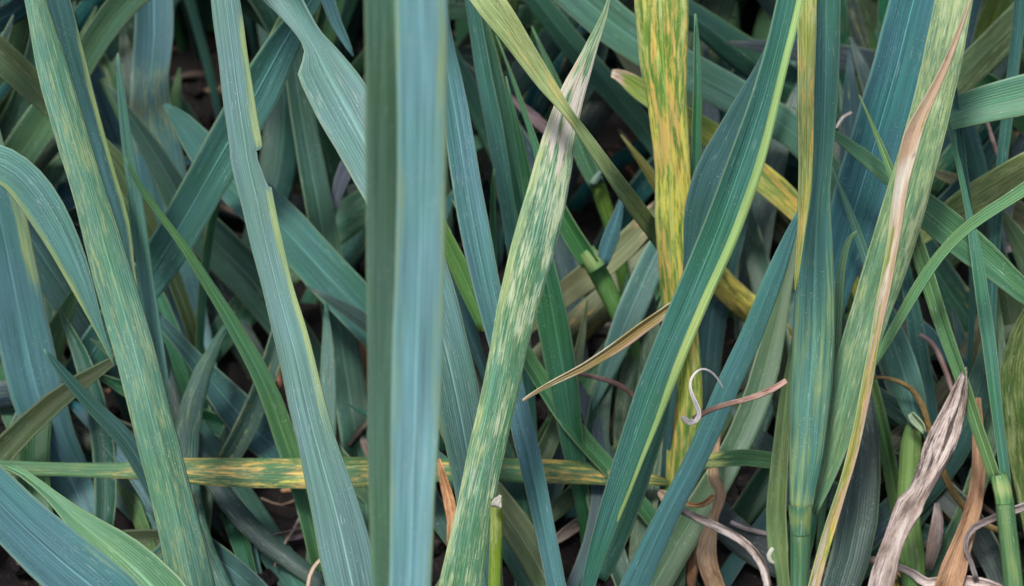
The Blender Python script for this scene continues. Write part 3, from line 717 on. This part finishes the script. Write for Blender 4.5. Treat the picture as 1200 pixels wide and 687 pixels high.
leaf('thread thin leaf dropping down the flank of the yellow flecked leaf',
     [(1114, 60, 3), (1118, 100, 6), (1124, 150, 8), (1130, 205, 9), (1136, 250, 8)], (41, 43.5), BG, ends='tb', roll=10)
leaf('dark blue upright leaf behind the stem with the open collar',
     [(1054, 280, 8), (1062, 325, 14), (1070, 370, 19), (1078, 420, 21), (1086, 470, 21), (1096, 540, 19), (1106, 600, 19), (1116, 655, 18)], (46, 46), (0.040, 0.084, 0.080), ends='ub', roll=-10)
leaf('green stem-like leaf leaning down behind the tan striped leaf',
     [(1004, 380, 10), (1016, 430, 14), (1027, 470, 15), (1037, 515, 16), (1047, 565, 16), (1056, 620, 16)], (44.6, 44.8), (0.070, 0.125, 0.062), ends='ub', roll=24, fold=.4)
leaf('pale tan ended leaf lying near the soil beneath the tan striped leaf',
     [(952, 664, 14), (978, 655, 20), (1006, 643, 22), (1032, 630, 20), (1056, 616, 14)], (44.4, 45.4), (0.115, 0.135, 0.065), ends='cc', roll=-10, dry=[(0, .1), (.5, .3), (.8, .8), (1, .95)])
leaf('yellowing short stem in the dark below the tan striped leaf',
     [(984, 540, 12), (1000, 572, 14), (1016, 604, 14), (1034, 640, 11)], (47, 46), (0.13, 0.12, 0.035), ends='cb', roll=20, fold=.4, chlor=.35)
leaf('grey green leaf bending in the shade behind the stem at the edge',
     [(1086, 420, 10), (1112, 404, 16), (1142, 398, 18), (1172, 392, 17), (1206, 384, 14)], (47.2, 47.6), (0.075, 0.105, 0.075), ends='cc', roll=10)

# ------------------------------------------------------------------ tillers on the right
SG = 'wheat shoots with stem and leaves'
t1, p1 = root('wheat_shoot', 'ribbed green shoot with a pale collar, carrying a yellow striped and a flecked leaf', 'wheat shoot', 940, 700, 40.6, SG)
leaf(None, [(968, -30, 34), (968, 40, 33), (967, 110, 29), (965, 170, 24), (961, 220, 24), (957, 265, 34), (955, 310, 42), (954, 360, 48), (952, 420, 52), (948, 480, 49), (945, 530, 42), (941, 570, 33), (938, 605, 27)],
     (38.2, 40.4), (0.066, 0.130, 0.118), ends='uc', roll=4, fold=[(0, .3), (.35, .5), (.5, -.15), (1, -.3)], arch=[(0, 0), (.4, -.2), (1, -.45)], mott=.05, lime=[(0, .1), (.4, .25), (.6, .42), (.92, .45), (1, .8)], parent=t1, org=p1, name='sheath', rib=True, cols=14)
leaf(None, [(945, -30, 24), (945, 40, 22), (944, 110, 19), (944, 170, 18), (943, 220, 16), (940, 260, 11), (936, 300, 7), (932, 340, 4)],
     (37.4, 38.3), (0.135, 0.175, 0.065), ends='ut', roll=-12, fold=.2, mott=.75, chlor=[(0, .42), (.5, .48), (.8, .5), (1, .35)], pale=.4, parent=t1, org=p1, name='striped_leaf', plabel='narrow yellow striped leaf wrapped by the sheath')
leaf(None, [(1124, -34, 42), (1114, 20, 43), (1101, 85, 45), (1088, 140, 46), (1074, 190, 47), (1060, 240, 48), (1042, 300, 50), (1022, 360, 46), (1003, 420, 42), (988, 480, 37), (976, 530, 29), (962, 575, 17), (953, 602, 8)],
     (39.2, 40.9), (0.088, 0.148, 0.100), ends='uc', roll=[(0, 8), (.5, -6), (1, 20)], fold=.16, mott=[(0, .75), (.3, .7), (.5, .4), (.8, .3), (1, .3)], pale=[(0, .5), (.4, .4), (1, .12)], chlor=[(0, .12), (1, 0)], parent=t1, org=p1, name='flecked_leaf', plabel='broad leaf flecked yellow, under the tan leaf')
stalk(None, [(938, 590, 28), (938, 602, 28), (938, 612, 26), (938, 624, 24.6)], (40.4, 40.6), (0.085, 0.150, 0.105), ends='cc', name='collar', lime=[(0, .3), (.45, .9), (1, .25)], parent=t1, org=p1, plabel='pale lime collar where the leaf leaves the stem')
stalk(None, [(938, 618, 25), (938, 640, 24), (937, 690, 22), (936, 720, 22)], (40.58, 41.3), (0.085, 0.150, 0.105), ends='cb', name='stem', lime=[(0, .45), (.3, .35), (1, .3)], parent=t1, org=p1)

t2, p2 = root('wheat_shoot', 'bright green shoot forking into two slim leaves near the edge', 'wheat shoot', 1186, 700, 41, SG)
leaf(None, [(1064, 254, 12), (1076, 290, 17), (1089, 330, 18), (1102, 372, 17), (1117, 415, 15), (1132, 458, 14), (1146, 502, 14), (1158, 536, 14), (1168, 566, 14)], (40.2, 41), (0.085, 0.155, 0.085), ends='uc', roll=20, fold=.35, parent=t2, org=p2, name='slanted_leaf')
leaf(None, [(1134, 246, 8), (1142, 290, 13), (1150, 345, 16), (1158, 400, 17), (1164, 450, 15), (1170, 500, 13), (1176, 545, 12), (1179, 572, 12)], (41, 41.6), (0.060, 0.120, 0.095), ends='uc', roll=-15, fold=.35, parent=t2, org=p2, name='upright_leaf')
stalk(None, [(1170, 556, 18), (1173, 568, 20.6), (1176, 580, 21), (1177, 590, 20.8)], (41, 41), (0.085, 0.160, 0.090), ends='cc', name='collar', lime=[(0, .3), (.45, .8), (1, .1)], parent=t2, org=p2)
stalk(None, [(1177, 584, 21), (1180, 615, 22), (1185, 660, 23), (1189, 710, 23)], (41.0, 41.5), (0.085, 0.150, 0.090), ends='cb', name='stem', parent=t2, org=p2, lime=[(0, .35), (1, .28)])

t3, p3 = root('wheat_shoot', 'shoot with an open papery collar and a pale blue leaf, behind the grey dead leaf', 'wheat shoot', 1064, 675, 42.8, SG)
leaf(None, [(1020, 318, 12), (1030, 350, 22), (1042, 385, 30), (1054, 420, 35), (1064, 452, 35), (1072, 480, 28), (1078, 500, 16)], (42, 42.5), (0.085, 0.150, 0.130), ends='uc', roll=8, fold=.2, parent=t3, org=p3, name='blade')
stalk(None, [(1070, 496, 14), (1068, 520, 25), (1065, 570, 26), (1064, 620, 30), (1068, 655, 33), (1070, 678, 28)], (42.8, 43), (0.125, 0.215, 0.105), ends='cb', name='stem', parent=t3, org=p3, pale=.2)
leaf(None, [(1068, 484, 9), (1073, 490, 14), (1080, 498, 13), (1084, 508, 6)], (42.1, 42.1), (0.24, 0.31, 0.22), ends='cc', roll=30, fold=.3, arch=.9, cols=6, step=.002, rib=False, parent=t3, org=p3, name='ligule', plabel='torn papery collar flap')

t4, p4 = root('wheat_shoot', 'shaded green shoot with a lime collar and small blue blade beyond the bleached leaf', 'wheat shoot', 752, 430, 47, SG)
leaf(None, [(628, 170, 8), (640, 208, 16), (654, 242, 22), (670, 272, 25), (684, 294, 25), (692, 308, 22)], (45.4, 46), (0.055, 0.115, 0.075), ends='uc', roll=18, fold=.45, parent=t4, org=p4, name='sheath_leaf')
leaf(None, [(731, 222, 2), (726, 244, 9), (719, 268, 17), (711, 292, 19), (705, 312, 13)], (45.3, 45.9), (0.072, 0.110, 0.135), ends='tc', roll=-14, fold=.15, parent=t4, org=p4, name='blade')
stalk(None, [(686, 294, 22), (693, 304, 23.5), (700, 315, 23)], (46, 46), (0.085, 0.150, 0.075), ends='cc', name='collar', lime=[(0, .3), (.45, .9), (1, .3)], parent=t4, org=p4)
stalk(None, [(694, 306, 23), (708, 333, 23), (722, 362, 22), (738, 396, 22), (752, 430, 20)], (46.3, 47), (0.075, 0.150, 0.068), ends='cb', name='stem', parent=t4, org=p4)

t5, p5 = root('wheat_shoot', 'small distant shoot with a pale forked collar above the lime collared one', 'wheat shoot', 716, 262, 49.4, SG)
leaf(None, [(672, 150, 16), (682, 178, 20), (692, 200, 20), (700, 216, 18)], (48.3, 48.7), (0.06, 0.11, 0.075), ends='uc', roll=14, fold=.4, parent=t5, org=p5, name='blade')
stalk(None, [(696, 208, 17), (702, 222, 18), (708, 240, 18), (716, 264, 17)], (48.8, 49.4), (0.075, 0.145, 0.06), ends='cb', name='stem', parent=t5, org=p5)
leaf(None, [(694, 216, 6), (698, 212, 9), (702, 205, 7), (704, 200, 2)], (48.4, 48.3), (0.13, 0.17, 0.15), ends='ct', cols=6, step=.002, rib=False, parent=t5, org=p5, name='ligule')

t6, p6 = root('wheat_shoot', 'fading sheath with curly torn auricles standing left of the ribbed shoot', 'wheat shoot', 918, 680, 42.8, SG)
leaf(None, [(928, 420, 8), (922, 460, 14), (918, 505, 19), (914, 550, 22), (911, 600, 25), (913, 640, 24), (917, 665, 16)], (42.4, 43), (0.110, 0.165, 0.090), ends='ub', roll=16, fold=.3, mott=.3, parent=t6, org=p6, name='sheath')
leaf(None, [(906, 642, 4), (901, 650, 5), (903, 657, 4), (908, 660, 2)], (42.2, 42.2), (0.36, 0.38, 0.33), ends='tt', cols=6, step=.0015, rib=False, parent=t6, org=p6, name='auricle')

# cut stub
ts, ps = root('cut_stalk', 'short stubble stalk cut off flat with a frayed white top', 'stalk', 580, 700, 39.4)
stalk(None, [(582, 586, 14.5), (582, 610, 15.5), (581, 650, 16), (580, 700, 16)], (38.8, 39.6), (0.135, 0.195, 0.065), ends='cb', name='stem', parent=ts, org=ps, mott=.55, pale=.3)
leaf(None, [(582, 594, 12), (583, 588, 11), (585, 584, 6), (587, 580, 2.5)], (38.5, 38.4), (0.50, 0.50, 0.44), ends='ct', cols=6, step=.0012, rib=False, parent=ts, org=ps, name='frayed_top', wave=.5, plabel='frayed whitish cut end', mat=DEAD)

# ================================================================== DEAD MATTER
deadleaf('large grey papery dead leaf with dark mould stains, leaning over the soil',
         [(1132, 430, 3), (1127, 452, 18), (1121, 474, 28), (1112, 500, 33), (1100, 528, 33), (1088, 556, 30), (1076, 580, 26), (1068, 592, 34), (1056, 616, 32), (1043, 650, 30), (1030, 700, 30)], (40.6, 41.4), (0.44, 0.375, 0.34), ends='cb', mott=[(0, 1), (.45, 1), (.6, .7), (1, .5)], fold=.25, wave=.12, cols=12)
deadleaf('rusty brown dry leaf standing under the forked green shoot',
         [(1146, 466, 6), (1146, 500, 13), (1147, 535, 19), (1144, 575, 21), (1136, 610, 21), (1124, 645, 26), (1110, 690, 32)], (42.8, 42.6), (0.36, 0.22, 0.13), ends='cb', wave=.08)
deadleaf('shrivelled tan leaf hanging twisted below the stained horizontal leaf',
         [(842, 492, 8), (838, 520, 14), (834, 548, 15), (836, 566, 18), (843, 582, 16), (838, 604, 11), (834, 622, 15), (829, 648, 23), (833, 672, 25), (842, 700, 26)], (43.4, 42.8), (0.38, 0.27, 0.165), ends='cb', roll=[(0, 10), (.4, -40), (.6, 30), (1, -10)], wave=.3)
deadleaf('whitish dry leaf strip spotted brown, bowed over the shrivelled tan leaf',
         [(786, 592, 5), (798, 598, 9), (820, 608, 10), (844, 619, 11), (866, 631, 10.5), (884, 647, 10), (896, 668, 9), (902, 700, 8)], (41.8, 42), (0.50, 0.44, 0.40), ends='cc', mott=.85, fold=.5, arch=.4, wave=.1)
deadleaf('small wrinkled leaf scrap on the soil behind the narrow blue leaf',
         [(772, 576, 5), (780, 582, 14), (786, 592, 15), (782, 604, 8)], (44.8, 44.6), (0.36, 0.28, 0.20), wave=.5)
deadleaf('brown wisp jutting from the shrivelled tan leaf',
         [(796, 586, 3), (812, 592, 5), (826, 590, 7), (838, 580, 8)], (43.8, 43), (0.36, 0.22, 0.11), wave=.3)
dl, gd, od = deadleaf('dry mauve brown strip ending in a curled white ribbon by the bright yellow leaf',
         [(922, 446, 6), (908, 455, 8), (890, 463, 7.5), (872, 469, 6), (852, 474, 6), (834, 480, 6), (820, 487, 6), (812, 490, 4)], (38.8, 39.3), (0.40, 0.27, 0.22), wave=.1, jit=.05)
leaf(None, [(848, 456, 1), (844, 448, 1.6), (836, 438, 1.9), (826, 432.5, 2), (817, 435, 2.2), (810, 444, 2.4), (809, 455, 3.0), (813, 467, 4.2), (818, 477, 5), (820, 487, 5), (815, 494, 6), (807, 494.5, 7), (801, 490, 7), (800, 487, 5)],
     (39.4, 39.0), (0.85, 0.80, 0.74), ends='tc', cols=6, step=.0012, rib=False, parent=dl, org=od, name='curled_ribbon', mat=DEAD, roll=[(0, 10), (.5, 40), (.75, 55), (.85, -30), (1, 15)], arch=.5, plabel='thin white ribbon curled into a loop', jit=.03)
stalk('bent yellow brown stalk arching from the tan striped leaf to the bright green shoot',
      [(1016, 444, 3.5), (1032, 442, 4), (1050, 446, 5), (1068, 456, 6.5), (1081, 476, 8), (1088, 500, 8), (1100, 540, 8.5), (1114, 572, 8.5), (1132, 597, 8.5), (1150, 613, 8), (1172, 622, 7)], (41.6, 43.6), (0.27, 0.19, 0.075), ends='cc', group='dead dry leaves and stalks among the wheat', chlor=.2, mat=DEAD)
stalk('thin mauve brown stalk curving down behind the slanted leaf of the forked shoot',
      [(1078, 392, 4.5), (1092, 402, 6), (1102, 420, 6.5), (1110, 440, 6), (1117, 462, 5)], (44.6, 44), (0.28, 0.20, 0.18), ends='cc', group='dead dry leaves and stalks among the wheat', mat=DEAD)
deadleaf('grey curled strip looping over the soil beneath the bright green shoot',
         [(1212, 588, 7), (1194, 596, 10), (1176, 602, 9), (1158, 610, 9), (1142, 618, 8), (1133, 630, 6), (1132, 644, 6), (1138, 660, 6), (1144, 680, 6)], (41.9, 42.6), (0.30, 0.27, 0.27), wave=.2)
deadleaf('crinkled brown strip lying level along the soil at the bottom',
         [(948, 676, 10), (966, 668, 11), (990, 660, 11), (1012, 656, 10), (1036, 658, 9)], (43, 43.4), (0.33, 0.26, 0.21), wave=.5, jit=.16, mott=.6)
deadleaf('twisted tan strip snaking along the bottom beyond the grey papery leaf',
         [(1052, 664, 9), (1070, 672, 10), (1086, 683, 12), (1110, 680, 13), (1140, 682, 14), (1170, 690, 12), (1190, 700, 9)], (42.8, 42.6), (0.42, 0.35, 0.32), wave=.5, jit=.14, mott=.5)
deadleaf('pale tongue of dry leaf standing in the dark right of the papery collar stem',
         [(1098, 590, 5), (1100, 612, 14), (1096, 640, 17), (1088, 668, 13)], (44.4, 44), (0.34, 0.29, 0.27), ends='cc', wave=.1)
deadleaf('tan scrap of leaf in the dark behind the tan striped leaf',
         [(1006, 568, 8), (1026, 560, 13), (1046, 552, 12), (1062, 544, 6)], (47, 47), (0.36, 0.25, 0.18))
deadleaf('mauve grey dead leaf flat on the soil below the horizontal leaf',
         [(300, 634, 8), (322, 630, 13), (346, 625, 15), (370, 620, 10), (392, 616, 6)], (45.4, 46), (0.34, 0.29, 0.31), wave=.3)
stalk('thin dry stalk leaning on the mauve grey dead leaf',
      [(322, 664, 3), (332, 640, 3.5), (344, 622, 4), (352, 606, 4), (366, 580, 3)], (44.4, 46.6), (0.30, 0.25, 0.20), ends='cc', group='dead dry leaves and stalks among the wheat', mat=DEAD)
stalk('curved dry stalk at the bottom beside the notched leaf',
      [(360, 700, 5), (363, 676, 5), (372, 660, 5), (386, 648, 4)], (43.2, 44), (0.33, 0.26, 0.19), ends='cc', group='dead dry leaves and stalks among the wheat', mat=DEAD)
stalk('fine wiry dry stalk behind the mauve grey dead leaf',
      [(306, 584, 3), (330, 592, 3), (352, 583, 3.5), (376, 574, 2.5)], (47, 47.4), (0.28, 0.22, 0.17), ends='cc', group='dead dry leaves and stalks among the wheat', mat=DEAD)
deadleaf('rust orange dead leaf between the pale front leaf and the bleached leaf',
         [(514, 538, 4), (520, 562, 11), (527, 588, 15), (530, 612, 11), (526, 640, 5)], (43, 43), (0.45, 0.26, 0.13), wave=.1)
deadleaf('tan orange dead leaf half hidden behind the pale front leaf',
         [(416, 388, 8), (424, 404, 20), (430, 424, 24), (434, 448, 16), (440, 480, 8)], (50, 50.4), (0.46, 0.27, 0.14), ends='cc', wave=.1)
deadleaf('reddish dead strip hanging along the notched leaf',
         [(318, 396, 4), (321, 412, 7), (325, 432, 7), (330, 456, 5)], (48.6, 48.8), (0.34, 0.17, 0.11), wave=.1)
stalk('purple brown dry stalk lying under the brown edged olive leaf',
      [(664, 434, 4), (688, 440, 5), (712, 446, 6), (730, 454, 6), (744, 466, 4)], (44.8, 45.2), (0.22, 0.14, 0.13), ends='cc', group='dead dry leaves and stalks among the wheat', mat=DEAD)
deadleaf('pale tan dead leaf low behind the curled leaf, beside the stained horizontal leaf',
         [(642, 640, 5), (660, 626, 14), (680, 612, 16), (704, 600, 10)], (46, 46.6), (0.40, 0.34, 0.28), wave=.1)
deadleaf('purplish dead blade hidden behind the yellowish crossing leaf',
         [(596, 112, 6), (616, 130, 13), (638, 150, 15), (660, 172, 9)], (51, 51.6), (0.24, 0.18, 0.19), wave=.1)
deadleaf('small buff scrap at the edge below the powder blue leaf',
         [(-8, 512, 6), (4, 506, 9), (16, 500, 6)], (50, 50), (0.42, 0.34, 0.24))
deadleaf('grey straw bundle strip lying at the edge behind the broad green leaf',
         [(1158, 300, 6), (1178, 292, 12), (1200, 280, 14), (1226, 268, 10)], (50, 50.5), (0.26, 0.23, 0.22), wave=.3)
stalk('pinkish thin dry stalk hanging by the level teal leaf',
      [(1156, 140, 4), (1162, 160, 5), (1168, 178, 5), (1176, 200, 4), (1186, 226, 4)], (44.6, 45.6), (0.40, 0.30, 0.27), ends='cc', group='dead dry leaves and stalks among the wheat', mat=DEAD)
stalk('forked bit of white straw caught beside the steel blue leaf',
      [(980, 150, 3), (988, 138, 4), (998, 132, 3)], (47, 47), (0.45, 0.42, 0.40), ends='cc', group='dead dry leaves and stalks among the wheat', mat=DEAD)
stalk('thin pale straw lying under the spotted whitish strip',
      [(856, 612, 5), (874, 620, 6), (892, 624, 6), (908, 628, 4)], (44.8, 44.8), (0.36, 0.32, 0.31), ends='cc', group='dead dry leaves and stalks among the wheat', mat=DEAD)

# ================================================================== BACKGROUND BLADES
MARKS = [((100, 200), 'the streaked sage leaf'), ((185, 130), 'the wavy upright leaf'), ((30, 400), 'the powder blue leaf'), ((300, 60), 'the notched leaf'), ((350, 480), 'the lower notched leaf'),
         ((390, 110), 'the twisted silvery leaf'), ((250, 300), 'the slate diagonal leaf'), ((480, 300), 'the pale front leaf'), ((545, 200), 'the straight blue leaf'), ((250, 550), 'the orange stained horizontal leaf'),
         ((620, 300), 'the bleached leaf'), ((690, 110), 'the yellowish crossing leaf'), ((785, 130), 'the bright yellow leaf'), ((800, 430), 'the white curled ribbon'), ((720, 560), 'the curled leaf'), ((870, 160), 'the upper curled leaf'),
         ((700, 320), 'the lime collared shoot'), ((870, 540), 'the shrivelled tan leaf'), ((955, 350), 'the ribbed shoot'), ((1040, 100), 'the steel blue leaf'), ((1060, 230), 'the tan striped leaf'), ((1150, 120), 'the level teal leaf'),
         ((1160, 290), 'the thin crossing leaf'), ((1090, 540), 'the grey papery leaf'), ((1180, 560), 'the bright green shoot'), ((580, 640), 'the cut stub'), ((60, 630), 'the big corner leaf'), ((650, 520), 'the glossy green leaf')]
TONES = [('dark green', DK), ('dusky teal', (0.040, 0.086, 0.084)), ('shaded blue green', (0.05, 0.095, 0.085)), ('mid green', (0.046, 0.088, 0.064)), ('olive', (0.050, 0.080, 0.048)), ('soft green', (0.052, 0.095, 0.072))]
# dark gaps that the photograph leaves open down to the soil
GAPS = [(275, 40, 34), (232, 110, 34), (420, 60, 30), (255, 130, 26), (395, 170, 24), (720, 160, 30), (700, 210, 24), (880, 620, 34), (1000, 560, 30), (1130, 290, 30), (320, 600, 36), (395, 620, 20), (1110, 470, 20),
        (860, 440, 16), (120, 230, 20), (345, 400, 18), (590, 130, 22), (90, 590, 24), (415, 340, 16), (1170, 640, 24), (950, 620, 18), (660, 600, 20)]
CLEAR = [(140, -30, 235, 280, 54.5), (590, 230, 810, 480, 52.8), (430, -30, 530, 700, 50), (700, 60, 960, 260, 51.5), (190, 180, 440, 400, 52), (800, 260, 960, 460, 51.5), (600, 430, 1240, 720, 46.3), (760, 470, 930, 700, 47.5), (0, 220, 160, 440, 52)]
seen = {}
made = 0
tries = 0
LOW = 45
while made < 150 + LOW and tries < 6000:
    tries += 1
    low = made >= 150
    x, y = R.uniform(-40, 1240), R.uniform(-80, 560)
    gd_ = ground_depth(y)
    d = R.uniform(48.6, min(58.0, gd_ - 1.5)) if gd_ > 51.5 else R.uniform(gd_ - 2.2, gd_ - 0.6)
    lean = R.gauss(0, 32) if R.random() < .75 else R.uniform(-85, 85)
    ln = R.uniform(280, 470)
    w = R.uniform(22, 46)
    if low:                                          # blades standing close above the soil
        x, y, ln, lean, w = R.uniform(-20, 1220), R.uniform(430, 600), R.uniform(240, 380), R.gauss(0, 26), R.uniform(20, 38)
        d = R.uniform(47.6, 50.0)
    dirx, diry = math.sin(math.radians(lean)), math.cos(math.radians(lean))
    bend = R.uniform(-60, 60)
    pts = []
    prof = [0.05, 0.65, 0.92, 1.0, 0.95, 0.8]
    for k in range(6):
        t = k / 5 - 0.5
        b = bend * (t * t * 4 - 0.5)
        pts.append((x + dirx * ln * t + diry * b, y + diry * ln * t - dirx * b, w * prof[k]))
    if any(x0 < q[0] < x1 and y0 < q[1] < y1 and d < dm and not low for x0, y0, x1, y1, dm in CLEAR for q in pts):
        continue
    hit = 0
    for gx_, gy_, gr in GAPS:
        for q in pts[1:]:
            if math.hypot(q[0] - gx_, q[1] - gy_) < gr + q[2] * 0.3:
                hit += 1
    if hit and R.random() < (0.6 if low else 0.93):
        continue
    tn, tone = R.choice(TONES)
    tone = tuple(c * R.uniform(.5, .85) for c in tone)  # scaled down: shade deep in the stand is put into the blade colour
    mx, my = pts[2][0], pts[2][1]
    near = min(MARKS, key=lambda m: math.hypot(m[0][0] - mx, m[0][1] - my))
    slope = 'upright' if abs(lean) < 15 else ('tipped left' if lean > 0 else 'tipped right')
    if abs(lean) > 58: slope = 'nearly level'
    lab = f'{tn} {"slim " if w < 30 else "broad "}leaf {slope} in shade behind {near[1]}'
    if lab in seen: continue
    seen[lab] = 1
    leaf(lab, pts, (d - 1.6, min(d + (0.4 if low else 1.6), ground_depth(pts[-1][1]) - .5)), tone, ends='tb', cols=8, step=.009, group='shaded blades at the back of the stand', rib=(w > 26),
         mott=R.choice((0, 0, 0, .1, .3)), chlor=R.choice((0, 0, 0, 0, 0, .3)))
    made += 1

# ------------------------------------------------------------------ the rest of the stand beyond the frame, one mass
def world_blade(bx, by, az, ln, lean, w):
    """Blade rising from the soil and arching over."""
    pts = []
    p = np.array([bx, by, 0.0]); el = math.radians(88 - lean * .3)
    n = 8
    for k in range(n + 1):
        pts.append([*p, w * math.sin(math.pi * min(1, .25 + .8 * k / n)) if k < n else .0003, k / n])
        p = p + np.array([math.cos(el) * math.cos(az), math.cos(el) * math.sin(az), math.sin(el)]) * ln / n
        el -= math.radians(lean) / n * 1.6
    return np.array(pts[::-1])
mass = []
n = 0
while n < 1500:
    if R.random() < .5:
        bx, by = R.uniform(-.34, .34), R.uniform(.56, .80)
        C = world_blade(bx, by, R.uniform(0, 6.28), R.uniform(.18, .32), R.uniform(5, 60), R.uniform(.009, .014))
    else:
        bx, by = R.uniform(-.55, .55), R.uniform(.18, 1.15)
        C = world_blade(bx, by, R.uniform(0, 6.28), R.uniform(.14, .28), R.uniform(10, 75), R.uniform(.008, .013))
    rel = C[:, :3] - CP
    dp = rel @ CF
    X = 600 + FPX * (rel @ CR) / np.maximum(dp, .01); Y = 343.5 - FPX * (rel @ CU) / np.maximum(dp, .01)
    inside = (dp > .02) & (X > -70) & (X < 1270) & (Y > -70) & (Y < 760) & (dp < .575)
    if inside.any() or dp.min() < .12:
        continue
    SEED[0] += 1
    S, _ = catmull(C, [4] * 8)
    S[:, 3] = np.maximum(S[:, 3], .0002)
    T = np.gradient(S[:, :3], axis=0); T /= np.linalg.norm(T, axis=1)[:, None]
    Sd = np.cross(T, np.array([.2, .1, 1.0])); Sd /= np.linalg.norm(Sd, axis=1)[:, None] + 1e-9
    N = np.cross(T, Sd)
    s = np.linspace(-1, 1, 5)
    P = S[:, None, :3] + Sd[:, None] * (s[None] * S[:, 3:4] / 2)[..., None] + N[:, None] * ((s ** 2)[None] * S[:, 3:4] * .12)[..., None]
    m = len(S)
    g = dict(P=P, U=np.repeat((s * .5)[None], m, 0) + SEED[0] * 3.7, V=np.repeat((np.arange(m) * .8)[:, None], 5, 1) + SEED[0] * 41, s=np.repeat(s[None], m, 0), c=np.zeros((m, 5, 4)))
    mass.append((g, R.choice((BG, GR, DK, DB, (.07, .12, .08)))))
    n += 1
mo = add('wheat_stand', mesh_of('wheat_stand', mass, np.zeros(3)), LEAF, (0, 0, 0), solid=0)
mo['kind'] = 'stuff'; mo['label'] = 'mass of green wheat blades around and beyond the near leaves'

# ------------------------------------------------------------------ crumbs of soil and chopped straw
lit = []
for k in range(260):
    x, y = R.uniform(-.22, .22), R.uniform(.30, .62)
    a_ = R.uniform(0, 6.28); ln = R.uniform(.004, .022); w = R.uniform(.0005, .0016)
    SEED[0] += 1
    z = R.uniform(.0, .006)
    tt = np.linspace(-.5, .5, 5)
    S = np.stack([x + np.cos(a_) * ln * tt, y + np.sin(a_) * ln * tt, z + .006 * (0.25 - tt ** 2) * R.uniform(-.5, 1.5) + tt * R.uniform(-.006, .006)], -1)
    sd = np.array([-math.sin(a_), math.cos(a_), R.uniform(-.6, .6)]); sd /= np.linalg.norm(sd)
    s = np.linspace(-1, 1, 4)
    P = S[:, None] + sd[None, None] * (s[None] * w * np.array([.5, 1, 1.1, 1, .4])[:, None])[..., None] + np.array([0, 0, 1.])[None, None] * ((1 - s ** 2) * w * .5)[None, :, None]
    g = dict(P=P, U=np.repeat((s * w * 100)[None], 5, 0) + SEED[0] * 3.7, V=np.repeat((tt * ln * 100)[:, None], 4, 1) + SEED[0] * 41, s=np.zeros((5, 4)), c=np.zeros((5, 4, 4)))
    lit.append((g, R.choice(((.25, .19, .13), (.2, .17, .15), BRN, (.14, .11, .09), (.16, .13, .1), (.08, .06, .05)))))
lo = add('straw_litter', mesh_of('straw_litter', lit, np.zeros(3)), DEAD, (0, 0, 0), solid=.0003)
lo['kind'] = 'stuff'; lo['label'] = 'scattered bits of dead leaf and straw on the soil'
cv, cf = [], []
import bmesh
bm0 = bmesh.new(); bmesh.ops.create_icosphere(bm0, subdivisions=1, radius=1.0)
bv = [v.co.copy() for v in bm0.verts]; bf = [[v.index for v in f.verts] for f in bm0.faces]; bm0.free()
for k in range(900):
    x, y = R.uniform(-.25, .25), R.uniform(.30, .9)
    r = R.uniform(.0012, .006) * R.uniform(.5, 1)
    o_ = len(cv)
    for v in bv:
        f = 1 + .5 * mnoise.noise((v.x * 2 + k, v.y * 2, v.z * 2))
        cv.append((x + v.x * r * f, y + v.y * r * f, v.z * r * .75 * f + .0))
    cf += [[q + o_ for q in f] for f in bf]
cme = bpy.data.meshes.new('soil_crumbs'); cme.from_pydata(cv, [], cf); cme.materials.append(SOIL)
co = bpy.data.objects.new('soil_crumbs', cme); sc.collection.objects.link(co)
co['kind'] = 'stuff'; co['label'] = 'crumbs of dark soil'
